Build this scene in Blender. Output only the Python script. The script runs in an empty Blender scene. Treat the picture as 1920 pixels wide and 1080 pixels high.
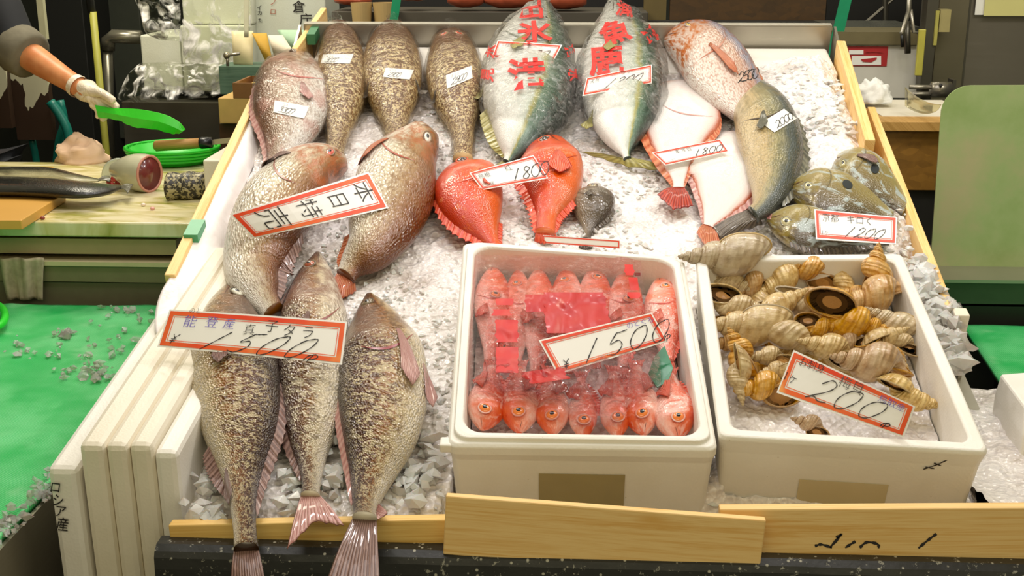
import bpy, bmesh, math, random
from mathutils import Vector, Matrix, noise
random.seed(7)
SC = bpy.context.scene
COL = SC.collection

# ---------------------------------------------------------------- camera
FPX, PITCH, SLOPE, YAW = 2280.0, math.radians(16), math.radians(16), math.radians(2.7)
CAM = Vector((0.11377, -1.49062, 1.52480))
cd = bpy.data.cameras.new('camera'); cam = bpy.data.objects.new('camera', cd); COL.objects.link(cam)
cam.location = CAM; cam.rotation_euler = (math.pi/2-PITCH, 0, YAW)
cd.sensor_width = 36; cd.lens = 36*FPX/1920; cd.clip_start = 0.02; cd.clip_end = 60
SC.camera = cam
SC.view_settings.view_transform = 'Standard'; SC.view_settings.look = 'None'
SC.view_settings.gamma = 1; SC.view_settings.use_curve_mapping = False
SC.view_settings.exposure = 0.0

# ---------------------------------------------------------------- light
w = bpy.data.worlds.new('hall_light'); SC.world = w; w.use_nodes = True
w.node_tree.nodes['Background'].inputs[0].default_value = (1.0, 0.91, 0.60, 1)
w.node_tree.nodes['Background'].inputs[1].default_value = 0.34
def area(loc, target, sx, sy, power, color=(1, 1, 1)):
    l = bpy.data.lights.new('stall_or_fill_lamp', 'AREA'); l.shape = 'RECTANGLE'; l.size = sx; l.size_y = sy
    l.energy = power; l.color = color
    o = bpy.data.objects.new('stall_or_fill_lamp', l); COL.objects.link(o); o.location = loc
    o.rotation_euler = (Vector(target)-Vector(loc)).to_track_quat('-Z', 'Y').to_euler()
    return o
LW = (1.0, 0.95, 0.95)
area((-0.55, 0.9, 2.35), (-0.3, 0.6, 0.9), 0.26, 0.10, 6.4, LW)
area((0.10, 1.35, 2.45), (0.1, 0.9, 1.0), 0.26, 0.10, 4.6, LW)
area((0.75, 0.9, 2.35), (0.5, 0.6, 0.9), 0.26, 0.10, 5.4, LW)
area((0.10, 0.25, 2.50), (0.1, 0.4, 0.9), 1.8, 0.4, 11, LW)
area((0.2, -2.2, 2.7), (0.2, 0.3, 0.8), 3.0, 0.5, 19, (1, 0.88, 0.58))  # warm fill added behind the camera to brighten the front faces
area((-1.2, 2.1, 2.5), (-1.1, 2.3, 0.9), 0.9, 0.3, 24, (1, 0.92, 0.74))
area((1.4, 0.9, 2.5), (1.3, 1.5, 0.9), 0.9, 0.3, 12, (1, 0.96, 0.82))
area((0.0, 3.0, 2.6), (0.0, 3.2, 0.9), 2.4, 0.3, 16, (1, 0.93, 0.78))

# ---------------------------------------------------------------- pixel -> world
FW = Vector((-math.sin(YAW)*math.cos(PITCH), math.cos(YAW)*math.cos(PITCH), -math.sin(PITCH)))
RT = Vector((math.cos(YAW), math.sin(YAW), 0)); UP = RT.cross(FW)
O = Vector((0, 0, 0.75))
EX = Vector((1, 0, 0)); EY = Vector((0, math.cos(SLOPE), math.sin(SLOPE))); N = Vector((0, -math.sin(SLOPE), math.cos(SLOPE)))
ZZ = Vector((0, 0, 1))
def ray(px, py): return FW + RT*((px-960)/FPX) + UP*((540-py)/FPX)
def hit(px, py, p0, n):
    d = ray(px, py); return CAM + d*((p0-CAM).dot(n)/d.dot(n))
def PL(px, py, h=0.0): return hit(px, py, O+N*h, N)                 # on the sloping display
def AY(px, py, Y): return hit(px, py, Vector((0, Y, 0)), Vector((0, 1, 0)))
def AZ(px, py, Z): return hit(px, py, Vector((0, 0, Z)), ZZ)
def S(u, v, h=0.0): return O + EX*u + EY*v + N*h
def uv_of(p): q = p-O; return q.x, q.dot(EY), q.dot(N)

# ---------------------------------------------------------------- colours and materials
def lin(c):
    if isinstance(c, str):
        c = c.lstrip('#'); c = [int(c[i:i+2], 16)/255 for i in (0, 2, 4)]
    return tuple((x/12.92 if x <= 0.04045 else ((x+0.055)/1.055)**2.4) for x in c[:3]) + (1,)
class NT:
    def __init__(s, name):
        s.m = bpy.data.materials.new(name); s.m.use_nodes = True; s.t = s.m.node_tree
        s.b = s.t.nodes['Principled BSDF']; s.out = s.t.nodes['Material Output']
    def n(s, typ, **kw):
        x = s.t.nodes.new(typ)
        for k, v in kw.items(): setattr(x, k, v)
        return x
    def l(s, a, b): s.t.links.new(a, b)
    def set(s, node, key, val):
        if hasattr(val, 'is_linked') or hasattr(val, 'links'): s.l(val, node.inputs[key])
        else: node.inputs[key].default_value = val
    def math(s, op, a, b=0.0, clamp=False):
        x = s.n('ShaderNodeMath', operation=op, use_clamp=clamp); s.set(x, 0, a); s.set(x, 1, b); return x.outputs[0]
    def mix(s, f, a, b, mode='MIX'):
        x = s.n('ShaderNodeMix', data_type='RGBA', blend_type=mode); s.set(x, 0, f); s.set(x, 6, a); s.set(x, 7, b); return x.outputs[2]
    def ramp(s, f, stops, interp='LINEAR'):
        x = s.n('ShaderNodeValToRGB'); cr = x.color_ramp; cr.interpolation = interp
        while len(cr.elements) < len(stops): cr.elements.new(0.5)
        for e, (p, c) in zip(cr.elements, stops):
            e.position = p; e.color = lin(c) if isinstance(c, str) else (c, c, c, 1)
        s.l(f, x.inputs[0]); return x.outputs[0]
    def smooth(s, f, a, b):
        x = s.n('ShaderNodeMapRange', interpolation_type='SMOOTHSTEP'); s.l(f, x.inputs[0])
        x.inputs[1].default_value = a; x.inputs[2].default_value = b; return x.outputs[0]
    def mapping(s, v, scale=(1, 1, 1), rot=(0, 0, 0)):
        x = s.n('ShaderNodeMapping'); s.l(v, x.inputs[0]); x.inputs['Scale'].default_value = scale; x.inputs['Rotation'].default_value = rot; return x.outputs[0]
    def noise(s, v, scale, detail=3, rough=0.5, dist=0.0):
        x = s.n('ShaderNodeTexNoise'); s.l(v, x.inputs['Vector']); x.inputs['Scale'].default_value = scale
        x.inputs['Detail'].default_value = detail; x.inputs['Roughness'].default_value = rough; x.inputs['Distortion'].default_value = dist
        return x.outputs[0]
    def vor(s, v, scale, feature='F1', out='Distance'):
        x = s.n('ShaderNodeTexVoronoi', feature=feature); s.l(v, x.inputs['Vector']); x.inputs['Scale'].default_value = scale
        return x.outputs[out]
    def uv(s, name): return s.n('ShaderNodeUVMap', uv_map=name).outputs[0]
    def obj(s): return s.n('ShaderNodeTexCoord').outputs['Object']
    def bump(s, h, strength=0.3, dist=0.002, prev=None):
        x = s.n('ShaderNodeBump'); s.l(h, x.inputs['Height']); x.inputs['Strength'].default_value = strength; x.inputs['Distance'].default_value = dist
        if prev is not None: s.l(prev, x.inputs['Normal'])
        return x.outputs[0]
    def p(s, **kw):
        for k, v in kw.items(): s.set(s.b, {'color': 'Base Color', 'rough': 'Roughness', 'metal': 'Metallic', 'spec': 'Specular IOR Level', 'coat': 'Coat Weight', 'coatr': 'Coat Roughness', 'sss': 'Subsurface Weight', 'trans': 'Transmission Weight', 'normal': 'Normal', 'alpha': 'Alpha', 'sheen': 'Sheen Weight', 'ior': 'IOR', 'cn': 'Coat Normal', 'coatn': 'Coat Normal'}[k], v)
        return s.m
_mc = {}
def plain(col, rough=0.5, metal=0.0, var=0.15, sc=30, bumpy=0.1, spec=0.5, coat=0.0):
    key = ('p', col, rough, metal, var, sc, bumpy, spec, coat)
    if key in _mc: return _mc[key]
    t = NT('surface_'+col.strip('#')); o = t.obj(); nz = t.noise(o, sc, 4)
    c = lin(col); dk = tuple(x*(1-var) for x in c[:3])+(1,); lt = tuple(min(1, x*(1+var)) for x in c[:3])+(1,)
    t.p(color=t.mix(nz, dk, lt), rough=rough, metal=metal, spec=spec, coat=coat)
    if bumpy: t.p(normal=t.bump(nz, bumpy, 0.002))
    _mc[key] = t.m; return t.m
def wood(c1, c2, rough=0.55, sc=1.0, grey=None):
    key = ('w', c1, c2, sc, grey)
    if key in _mc: return _mc[key]
    t = NT('wood_'+c1.strip('#')); u = t.uv('m')
    a = t.noise(t.mapping(u, (3*sc, 60*sc, 1)), 1.0, 5, 0.6, 0.6)
    b = t.noise(t.mapping(u, (8*sc, 420*sc, 1)), 1.0, 2, 0.5)
    f = t.math('ADD', t.math('MULTIPLY', a, 0.75), t.math('MULTIPLY', b, 0.25))
    c = t.ramp(f, [(0.3, c1), (0.5, c2), (0.62, c1), (0.75, c2)])
    kn = t.smooth(t.vor(t.mapping(u, (5*sc, 14*sc, 1)), 1.0), 0.0, 0.16)
    c = t.mix(kn, lin(c1)[:3]+(1,), c)
    if grey: c = t.mix(t.smooth(t.noise(u, 14, 3), 0.5, 0.7), c, lin(grey))
    t.p(color=c, rough=rough, normal=t.bump(f, 0.35, 0.001)); _mc[key] = t.m; return t.m
def steel(col='#a8a49a', rough=0.32):
    key = ('s', col, rough)
    if key in _mc: return _mc[key]
    t = NT('brushed_steel'); o = t.obj(); a = t.noise(t.mapping(o, (4, 4, 160)), 1, 3); b = t.noise(o, 6, 3)
    c = lin(col); d = tuple(x*0.72 for x in c[:3])+(1,)
    t.p(color=t.mix(b, d, c), metal=0.75, rough=t.math('ADD', t.math('MULTIPLY', a, 0.2), rough-0.1)); _mc[key] = t.m; return t.m
def foam(col='#f4f0e8'):
    key = ('f', col)
    if key in _mc: return _mc[key]
    t = NT('expanded_foam'); o = t.obj(); v = t.vor(o, 260); nz = t.noise(o, 9, 4)
    c = lin(col); d = tuple(x*k for x, k in zip(c[:3], (0.94, 0.93, 0.9)))+(1,)
    sp = t.math('LESS_THAN', t.vor(o, 45), 0.045)
    t.p(color=t.mix(t.math('MULTIPLY', sp, 0.35), t.mix(t.smooth(nz, .35, .7), d, c), lin('#b4a27c')), rough=0.45, sss=0.0, normal=t.bump(v, 0.18, 0.0012)); _mc[key] = t.m; return t.m
def clear_film(name='clear_film', tint='#ffffff', haze=0.10, crink=60, gl=0.5, bd=.010):
    t = NT(name); t.t.nodes.remove(t.b); u = t.obj()
    h1 = t.noise(u, crink, 3, 0.6, 1.5); h2 = t.vor(u, crink*0.9)
    hh = t.math('ADD', h1, t.math('MULTIPLY', h2, 0.5)); bp = t.bump(hh, 1.0, bd)
    tr = t.n('ShaderNodeBsdfTransparent'); tr.inputs[0].default_value = lin(tint)
    g = t.n('ShaderNodeBsdfGlossy'); g.inputs['Roughness'].default_value = 0.09; g.inputs[0].default_value = (1, 1, 1, 1); t.l(bp, g.inputs['Normal'])
    df = t.n('ShaderNodeBsdfDiffuse'); df.inputs[0].default_value = (0.95, 0.93, 0.93, 1); t.l(bp, df.inputs['Normal'])
    fr = t.n('ShaderNodeFresnel'); fr.inputs[0].default_value = 1.45; t.l(bp, fr.inputs['Normal'])
    m1 = t.n('ShaderNodeMixShader'); t.l(t.math('MULTIPLY', fr.outputs[0], gl*1.3, True), m1.inputs[0]); t.l(tr.outputs[0], m1.inputs[1]); t.l(g.outputs[0], m1.inputs[2])
    m2 = t.n('ShaderNodeMixShader'); t.l(t.math('MULTIPLY', t.smooth(h1, .45, .75), haze*2.5, True), m2.inputs[0]); t.l(m1.outputs[0], m2.inputs[1]); t.l(df.outputs[0], m2.inputs[2])
    t.l(m2.outputs[0], t.out.inputs[0]); return t.m

# ---------------------------------------------------------------- mesh building
class MB:
    def __init__(s): s.v = []; s.f = []; s.uv = []; s.uf = []
    def add(s, vs, fs, uvs=None, ufs=None):
        k = len(s.v); s.v += [Vector(a) for a in vs]
        for i, f in enumerate(fs):
            s.f.append([k+j for j in f])
            s.uv.append(uvs[i] if uvs else [(s.v[k+j].x, s.v[k+j].y) for j in f])
            s.uf.append(ufs[i] if ufs else s.uv[-1])
        return s
    def box(s, c, ax, ay, az):
        """centre, three half vectors"""
        c, ax, ay, az = Vector(c), Vector(ax), Vector(ay), Vector(az)
        vs = [c+ax*i+ay*j+az*k for k in (-1, 1) for j in (-1, 1) for i in (-1, 1)]
        fs = [(0, 2, 3, 1), (4, 5, 7, 6), (0, 1, 5, 4), (2, 6, 7, 3), (0, 4, 6, 2), (1, 3, 7, 5)]
        if ax.cross(ay).dot(az) < 0: fs = [tuple(reversed(f)) for f in fs]
        L = [ax, ay, az]; order = sorted(range(3), key=lambda i: -L[i].length); base = random.random()*5
        uvs = []
        for f in fs:
            uu = []
            for j in f:
                sg = (1 if j & 1 else -1, 1 if j & 2 else -1, 1 if j & 4 else -1)
                cx = [sg[i]*L[i].length for i in range(3)]
                q = [cx[i] for i in order]
                uu.append((q[0]+base, q[1]+q[2]*1.01+base))
            uvs.append(uu)
        return s.add(vs, fs, uvs)
    def tube(s, path, r, n=10, cap=True):
        path = [Vector(p) for p in path]; rs = r if isinstance(r, (list, tuple)) else [r]*len(path)
        rings = []; t0 = None
        for i, p in enumerate(path):
            t = (path[min(i+1, len(path)-1)]-path[max(i-1, 0)]).normalized()
            if t0 is None: a = t.orthogonal().normalized()
            else: a = (a - t*a.dot(t)).normalized()
            t0 = t; b = t.cross(a)
            rings.append([p+(a*math.cos(q*2*math.pi/n)+b*math.sin(q*2*math.pi/n))*rs[i] for q in range(n)])
        return s.loft(rings, cap=cap)
    def loft(s, rings, cap=True, closed=True, uvm=None, uvf=None, loop=False):
        m = len(rings); n = len(rings[0]); vs = [p for r in rings for p in r]; fs = []; us = []; uf = []
        mm = m if loop else m-1
        for i in range(mm):
            for j in range(n if closed else n-1):
                j2 = (j+1) % n; i2 = (i+1) % m
                fs.append((i*n+j, i*n+j2, i2*n+j2, i2*n+j))
                if uvm:
                    us.append([uvm(i, j), uvm(i, j+1), uvm(i+1, j+1), uvm(i+1, j)])
                    uf.append([uvf(i, j), uvf(i, j+1), uvf(i+1, j+1), uvf(i+1, j)] if uvf else us[-1])
                else:
                    us.append([(i/m, j/n), (i/m, (j+1)/n), ((i+1)/m, (j+1)/n), ((i+1)/m, j/n)]); uf.append(us[-1])
        if cap and not loop:
            for i, rev in ((0, True), (m-1, False)):
                f = [i*n+j for j in range(n)]; f = f[::-1] if rev else f
                fs.append(tuple(f)); us.append([(uvm(i, 0) if uvm else (0, 0))]*n); uf.append([(uvf(i, 0) if uvf else (0, 0))]*n)
        return s.add(vs, fs, us, uf)
    def grid(s, P, thick=0.0, tn=None, uvm=None):
        """P[i][j] points; thick > 0 closes it into a thin slab along tn"""
        m, n = len(P), len(P[0]); U = uvm or (lambda i, j: (i/(m-1), j/(n-1)))
        vs = [p for r in P for p in r]; fs = []; us = []
        for i in range(m-1):
            for j in range(n-1):
                fs.append((i*n+j, (i+1)*n+j, (i+1)*n+j+1, i*n+j+1)); us.append([U(i, j), U(i+1, j), U(i+1, j+1), U(i, j+1)])
        if thick:
            k = len(vs); vs = vs + [p - tn*thick for p in vs]
            for f, u in list(zip(fs, us)): fs.append(tuple(k+q for q in reversed(f))); us.append(list(reversed(u)))
            edge = [(i*n) for i in range(m)] + [(m-1)*n+j for j in range(1, n)] + [i*n+n-1 for i in range(m-2, -1, -1)] + [j for j in range(n-2, 0, -1)]
            for a, b in zip(edge, edge[1:]+edge[:1]):
                fs.append((b, a, a+k, b+k)); us.append([(0, 0)]*4)
        return s.add(vs, fs, us)
    def build(s, name, mat, parent=None, smooth=False, bev=0.0, loc=None, sub=0, link=True):
        loc = Vector(loc) if loc is not None else (sum(s.v, Vector())/max(1, len(s.v)) if parent is None else Vector())
        if parent is not None and loc.length == 0: base = wloc(parent); rel = Vector()
        else: base = loc; rel = loc
        me = bpy.data.meshes.new(name); me.from_pydata([v-base for v in s.v], [], s.f)
        for nm, arr in (('m', s.uv), ('f', s.uf)):
            ul = me.uv_layers.new(name=nm); flat = []
            for u in arr:
                for a in u: flat += [a[0], a[1]]
            ul.data.foreach_set('uv', flat)
        me.materials.append(mat)
        if smooth: me.shade_smooth()
        me.validate(); me.update()
        ob = bpy.data.objects.new(name, me); COL.objects.link(ob)
        ob.location = rel
        if parent is not None: ob.parent = parent; ob.location = base - wloc(parent)
        if bev:
            b = ob.modifiers.new('bevel', 'BEVEL'); b.width = bev; b.segments = 2; b.limit_method = 'ANGLE'
        if sub:
            b = ob.modifiers.new('sub', 'SUBSURF'); b.levels = sub; b.render_levels = sub
        return ob
_wl = {}
def wloc(o):
    p = Vector(o.location); q = o.parent
    while q is not None: p += q.location; q = q.parent
    return p
def tag(o, label, cat, group=None, kind=None):
    o['label'] = label; o['category'] = cat
    if group: o['group'] = group
    if kind: o['kind'] = kind
    return o
def struct(o): o['kind'] = 'structure'; return o
def thing(name, loc, label, cat, group=None):
    o = bpy.data.objects.new(name, None); COL.objects.link(o); o.location = loc; o.empty_display_size = 0.02
    return tag(o, label, cat, group)
def cr(pts, n):
    """Catmull-Rom through tuples, n samples"""
    pts = [Vector(p) for p in pts]; m = len(pts)-1; out = []
    for k in range(n):
        t = k/(n-1)*m; i = min(int(t), m-1); t -= i
        p0 = pts[i-1] if i else pts[0]*2-pts[1]; p1, p2 = pts[i], pts[i+1]; p3 = pts[i+2] if i+2 <= m else pts[m]*2-pts[m-1]
        out.append(0.5*((2*p1)+(p2-p0)*t+(2*p0-5*p1+4*p2-p3)*t*t+(3*p1-p0-3*p2+p3)*t**3))
    return out
def interp(lst, t):
    m = len(lst)-1; x = max(0, min(1, t))*m; i = min(int(x), m-1); u = x-i
    p0 = lst[i-1] if i else 2*lst[0]-lst[1]; p1, p2 = lst[i], lst[i+1]; p3 = lst[i+2] if i+2 <= m else 2*lst[m]-lst[m-1]
    return 0.5*((2*p1)+(p2-p0)*u+(2*p0-5*p1+4*p2-p3)*u*u+(3*p1-p0-3*p2+p3)*u**3)
def sphere(mb, c, rx, ry, rz, n=12, m=8):
    """ellipsoid from three half vectors"""
    c, rx, ry, rz = map(Vector, (c, rx, ry, rz)); rings = []
    for i in range(m+1):
        a = math.pi*(0.02+0.96*i/m); rings.append([c+rz*math.cos(a)+(rx*math.cos(2*math.pi*j/n)+ry*math.sin(2*math.pi*j/n))*math.sin(a) for j in range(n)])
    return mb.loft(rings)

# ---------------------------------------------------------------- writing
_tx = {}
def glyphs(s, off=0.0):
    key = (s, off)
    if key in _tx: return _tx[key]
    c = bpy.data.curves.new('t', 'FONT'); c.body = s; c.offset = off; c.resolution_u = 3
    c.align_x = 'CENTER'; c.align_y = 'CENTER'
    o = bpy.data.objects.new('t', c); COL.objects.link(o)
    me = bpy.data.meshes.new_from_object(o.evaluated_get(bpy.context.evaluated_depsgraph_get()))
    vs = [(v.co.x, v.co.y) for v in me.vertices]; fs = [tuple(p.vertices) for p in me.polygons]
    if vs:
        mx = (min(v[0] for v in vs)+max(v[0] for v in vs))/2; my = (min(v[1] for v in vs)+max(v[1] for v in vs))/2
        vs = [(x-mx, y-my) for x, y in vs]
    bpy.data.objects.remove(o); bpy.data.curves.remove(c); bpy.data.meshes.remove(me)
    _tx[key] = (vs, fs); return _tx[key]
def write(mb, F, s, cx, cy, size, rot=0.0, sx=1.0, off=0.0, slant=0.0):
    """text s around (cx, cy) in the sheet coordinates that F maps to the world"""
    vs, fs = glyphs(s, off); ca, sa = math.cos(math.radians(rot)), math.sin(math.radians(rot)); out = []
    for x, y in vs:
        x = (x+slant*y)*size*sx; y = y*size; out.append(F(cx+x*ca-y*sa, cy+x*sa+y*ca))
    mb.add(out, fs)
def stroke(mb, F, pts, w, closed=False, n=None):
    P = cr([(p[0], p[1], 0) for p in pts], n or max(6, 5*len(pts))); L = []; R = []
    for i, p in enumerate(P):
        t = (P[min(i+1, len(P)-1)]-P[max(i-1, 0)]); t = t.normalized() if t.length > 1e-9 else Vector((1, 0, 0))
        q = Vector((-t.y, t.x, 0))*w*0.5*(0.75+0.25*math.sin(i*1.3)); L.append(F(*(p+q)[:2])); R.append(F(*(p-q)[:2]))
    mb.grid([L, R])
DIG = {'0': [[(.45, 1), (.15, .85), (.02, .4), (.2, .02), (.5, .1), (.68, .55), (.6, .95), (.4, 1)]],
       '1': [[(.42, 1), (.3, .6), (.12, 0)]],
       '2': [[(.08, .72), (.3, 1), (.58, .85), (.5, .5), (.05, .06), (.02, 0)], [(.02, .03), (.25, .14), (.5, .02), (.8, .06)]],
       '3': [[(.12, .85), (.4, 1), (.6, .8), (.3, .55)], [(.3, .55), (.62, .4), (.55, .08), (.25, 0), (.02, .12)]],
       '5': [[(.28, .98), (.1, .55), (.42, .62), (.62, .35), (.4, .03), (.02, .1)], [(.28, .98), (.45, .98), (.72, 1.02)]],
       '8': [[(.55, .85), (.35, 1), (.18, .8), (.4, .5), (.55, .2), (.3, 0), (.08, .2), (.3, .5), (.58, .75), (.55, .88)]],
       '9': [[(.58, .8), (.38, 1), (.14, .8), (.25, .52), (.55, .65), (.58, .85)], [(.58, .85), (.5, .4), (.3, 0)]],
       'Y': [[(.02, 1), (.3, .62)], [(.62, 1), (.3, .6), (.25, 0)], [(.05, .5), (.55, .52)], [(.04, .28), (.52, .3)]],
       'e': [[(.1, .0), (.2, .35), (.55, .5), (.7, .3), (.45, .12), (.3, .2)], [(.42, .5), (.3, -.12)]],
       'u': [[(0, .1), (.2, .7), (.3, .9), (.42, .5), (.5, .15), (.7, .25), (.9, .8)]]}
def number(mb, F, s, x, y, size, w, slant=0.35, adv=0.72, rot=0.0, sx=1.0):
    ca, sa = math.cos(math.radians(rot)), math.sin(math.radians(rot))
    for k, ch in enumerate(s):
        if ch in DIG:
            for st in DIG[ch]:
                pts = []
                for a, b in st:
                    X = (k*adv+a+slant*b)*size*sx; Y = b*size; pts.append((x+X*ca-Y*sa, y+X*sa+Y*ca))
                stroke(mb, F, pts, w)

from mathutils.bvhtree import BVHTree
def bvh(objs):
    vs, fs = [], []
    for o in objs:
        k = len(vs); b = wloc(o); vs += [v.co+b for v in o.data.vertices]; fs += [[k+i for i in q.vertices] for q in o.data.polygons]
    return BVHTree.FromPolygons(vs, fs)
def drape(tree, px, py, lift, fallback=None):
    d = ray(px, py).normalized(); h = tree.ray_cast(CAM, d)
    if h[0] is None: return fallback
    return h[0]-d*lift

# ================================================================ materials in use
PINE = wood('#e4b262', '#f6d290'); PINE2 = wood('#d8a64e', '#eec878'); OLDWOOD = wood('#8a6232', '#b98a48')
FOAM = foam(); FOAM2 = foam('#eee6d4'); STEEL = steel('#b8b2a4'); STEELD = steel('#6e6a60', 0.4)
RED = plain('#e8421c', 0.5, var=0.05, bumpy=0); WHITE = plain('#f6f4ee', 0.4, var=0.02, bumpy=0)
INK = plain('#2a2626', 0.5, var=0.1, bumpy=0); PURPLE = plain('#6a5cc0', 0.5, var=0.1, bumpy=0)
DARK = plain('#1c1b18', 0.6, var=0.3, bumpy=0.1)

# ================================================================ the setting
def wall_box(name, c, hx, hy, hz, m): return struct(MB().box(c, (hx, 0, 0), (0, hy, 0), (0, 0, hz)).build(name, m))
def tile_floor():
    t = NT('wet_concrete'); o = t.obj(); n = t.noise(o, 5, 5)
    t.p(color=t.ramp(n, [(.3, '#3a3a35'), (.7, '#5a584f')]), rough=t.math('MULTIPLY', n, 0.7)); return t.m
wall_box('floor', (0, 2.1, -0.02), 3.2, 3.7, 0.02, tile_floor())
WALLM = plain('#2b2e26', 0.65, var=0.35, sc=5, bumpy=0.1)
wall_box('wall_back', (0, 5.62, 1.3), 3.2, 0.02, 1.3, WALLM)
wall_box('wall_left', (-3.18, 2.1, 1.3), 0.02, 3.48, 1.3, WALLM)
wall_box('wall_right', (3.18, 2.1, 1.3), 0.02, 3.48, 1.3, WALLM)

# ================================================================ the sloping display tray
def h_on_v(px, py, v): return uv_of(hit(px, py, S(0, v, 0), EY))[2]
UL, UR, VB = -0.600, 0.800, 1.80
hb = h_on_v(1060, 48, VB)
t = thing('display_tray', S(0.1, 0.6, -0.08), 'long sloping stainless steel display tray heaped with crushed ice and fish', 'tray')
q = MB(); q.box(S((-.40+UR)/2, 0.93, -0.10), EX*(UR+.40)/2, EY*0.87, N*0.008); q.box(S((UL-.40)/2, 1.29, -0.10), EX*(-.40-UL)/2, EY*0.51, N*0.008); q.build('tray_bottom', STEEL, t)
xl = PL(652, 48, hb).x; xr = uv_of(PL(1560, 50, hb))[0]
b = MB().box(S((UL+UR)/2, VB, (hb-0.1)/2), EX*((UR-UL)/2-.02), EY*0.003, N*(hb+0.1)/2)
b.box(S((UL+UR)/2-.0, VB+.008, hb), EX*((UR-UL)/2-.02), EY*0.009, N*0.003).build('back_panel', STEEL, t)
for sx, nm in ((UL+0.01, 'side_panel'), (UR-0.012, 'side_panel')):
    q = MB(); v_ = .80 if sx < 0 else .50; q.box(S(sx, (v_+1.8)/2, -0.055), EX*0.003, EY*(1.8-v_)/2, N*0.040)
    rings = []
    for k, (v0, hh) in enumerate([(1.52, -0.015), (1.80, hb)]):
        rings.append([S(sx-.003, v0, -0.09), S(sx+.003, v0, -0.09), S(sx+.003, v0, hh), S(sx-.003, v0, hh)])
    q.loft(rings).build(nm, STEEL, t)
# legs carry the tray
for lx in (UL+0.05, UR-0.05):
    for v in (0.12, 1.70):
        p = S(-.36 if lx < 0 and v < 1 else lx, v, -0.1); MB().box((p.x, p.y, p.z/2-0.005), (0.018, 0, 0), (0, 0.018, 0), (0, 0, p.z/2-0.005)).build('tray_leg', STEELD, t)

# white foam slab at the head of the tray
tag(MB().box(S(0.115, 1.70, -0.030), EX*0.655, EY*0.085, N*0.045).build('foam_block', FOAM, bev=0.006), 'white foam slab wedged along the steel back of the ice tray', 'foam slab')

# black moulded tray along the front of the stall
def black_mat():
    t = NT('speckled_black_plastic'); o = t.obj(); n = t.noise(o, 18, 5)
    sp = t.smooth(t.noise(o, 70, 5, 0.75), 0.60, 0.64); s2 = t.smooth(t.vor(o, 75), 0.20, 0.10)
    c = t.mix(t.math('MULTIPLY', n, 0.35), lin('#161616'), lin('#4c4e48')); c = t.mix(t.math('MAXIMUM', t.math('MULTIPLY', sp, 0.6), t.math('MULTIPLY', s2, t.smooth(n, .42, .52))), c, lin('#b8b6a8'))
    t.p(color=c, rough=0.35, normal=t.bump(n, 0.4, 0.004)); return t.m
YF = -0.055
a, b_ = AY(288, 1027, YF), AY(2150, 1072, YF)
def shelf_z(x): return a.z + (b_.z-a.z)*(x-a.x)/(b_.x-a.x)
rings = []
for k in range(50):
    x = a.x+(b_.x+0.15-a.x)*k/49; z = shelf_z(x); wv = 0.0018*noise.noise(Vector((x*9, 0, 3)))
    prof = [(0.05, -0.5), (0.05, -0.008), (0.035, 0.0), (0.012, 0.0), (0.002, -0.006), (-0.002, -0.014), (-0.003, -0.03), (-0.001, -0.5)]
    rings.append([Vector((x, YF+dy+wv, z+dz)) for dy, dz in prof])
tag(MB().loft(rings).build('shelf_front', black_mat(), smooth=False), 'black plastic shelf front spattered with ice along the bottom of the stall', 'shelf')

# timber rails along the front
def plank(px0, py0, px1, py1, Y, thick, depth, m, name, label, cat='plank', bev=0.002):
    p, q = AY(px0, py0, Y), AY(px1, py1, Y); ax = (q-p)/2; c = (p+q)/2; dn = Vector((ax.z, 0, -ax.x)).normalized()
    return tag(MB().box(c+dn*depth/2+Vector((0, thick/2, 0)), ax, (0, thick/2, 0), dn*depth/2).build(name, m, bev=bev), label, cat)
plank(315, 985, 850, 974, -0.024, 0.018, 0.036, PINE2, 'front_rail', 'low pine batten under the tails of the three big front fish')
plank(836, 930, 1437, 976, -0.050, 0.012, 0.085, PINE, 'front_board', 'pine board propped at an angle before the middle foam box')
rb = plank(1350, 955, 2120, 951, -0.028, 0.017, 0.10, PINE, 'front_board', 'long pine board with black marker strokes below the whelk box')
p0 = AY(1350, 955, -0.0287)
mb = MB(); FF = lambda x, y: AY(x, y, -0.0288)
for st in ([(1568, 1008), (1577, 1003), (1556, 1027)], [(1604, 1015), (1585, 1027)], [(1612, 1027), (1625, 1017), (1645, 1020), (1648, 1028)], [(1756, 1001), (1740, 1013), (1722, 1028)], [(1528, 1024), (1540, 1021), (1560, 1027)]):
    mb = MB(); stroke(mb, FF, st, 6); mb.build('marker_stroke', INK, rb)


# side boards
def sideboard(p, q, h0, h1, thick, m, label, end=None):
    """p, q pixels of the upper edge; leaning board from h0 below to that edge at h1"""
    A, B = PL(*p, h1), PL(*q, h1); ax = (B-A)/2; s = Vector((-1 if A.x > 0.1 else 1, 0, 0)); side = (EX - ax.normalized()*EX.dot(ax.normalized())).normalized()
    nn = side.cross(ax.normalized()); nn = nn if nn.z > 0 else -nn
    return tag(MB().box((A+B)/2-nn*(h1-h0)/2, ax, side*thick/2, nn*(h1-h0)/2).build('side_board', m, bev=0.002), label, 'side board')
lb = sideboard((607, 14), (520, 135), -0.05, 0.055, 0.016, PINE, 'short pine side board at top left, by the foam boxes with writing')
lb2 = sideboard((487, 160), (318, 515), -0.06, 0.035, 0.02, PINE, 'long pine side board along the left edge of the ice')
MB().box(PL(366, 436, 0.03), EX*0.0135, (PL(372, 424, .03)-PL(359, 449, .03))/2*1.15, N*0.012).build('green_tape', plain('#46a070', 0.4), lb2)
MB().box(PL(590, 62, 0.05), EX*0.0105, (PL(596, 50, .05)-PL(582, 74, .05))/2, N*0.014).build('green_tape', plain('#3c7a50', 0.4), lb)
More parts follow.
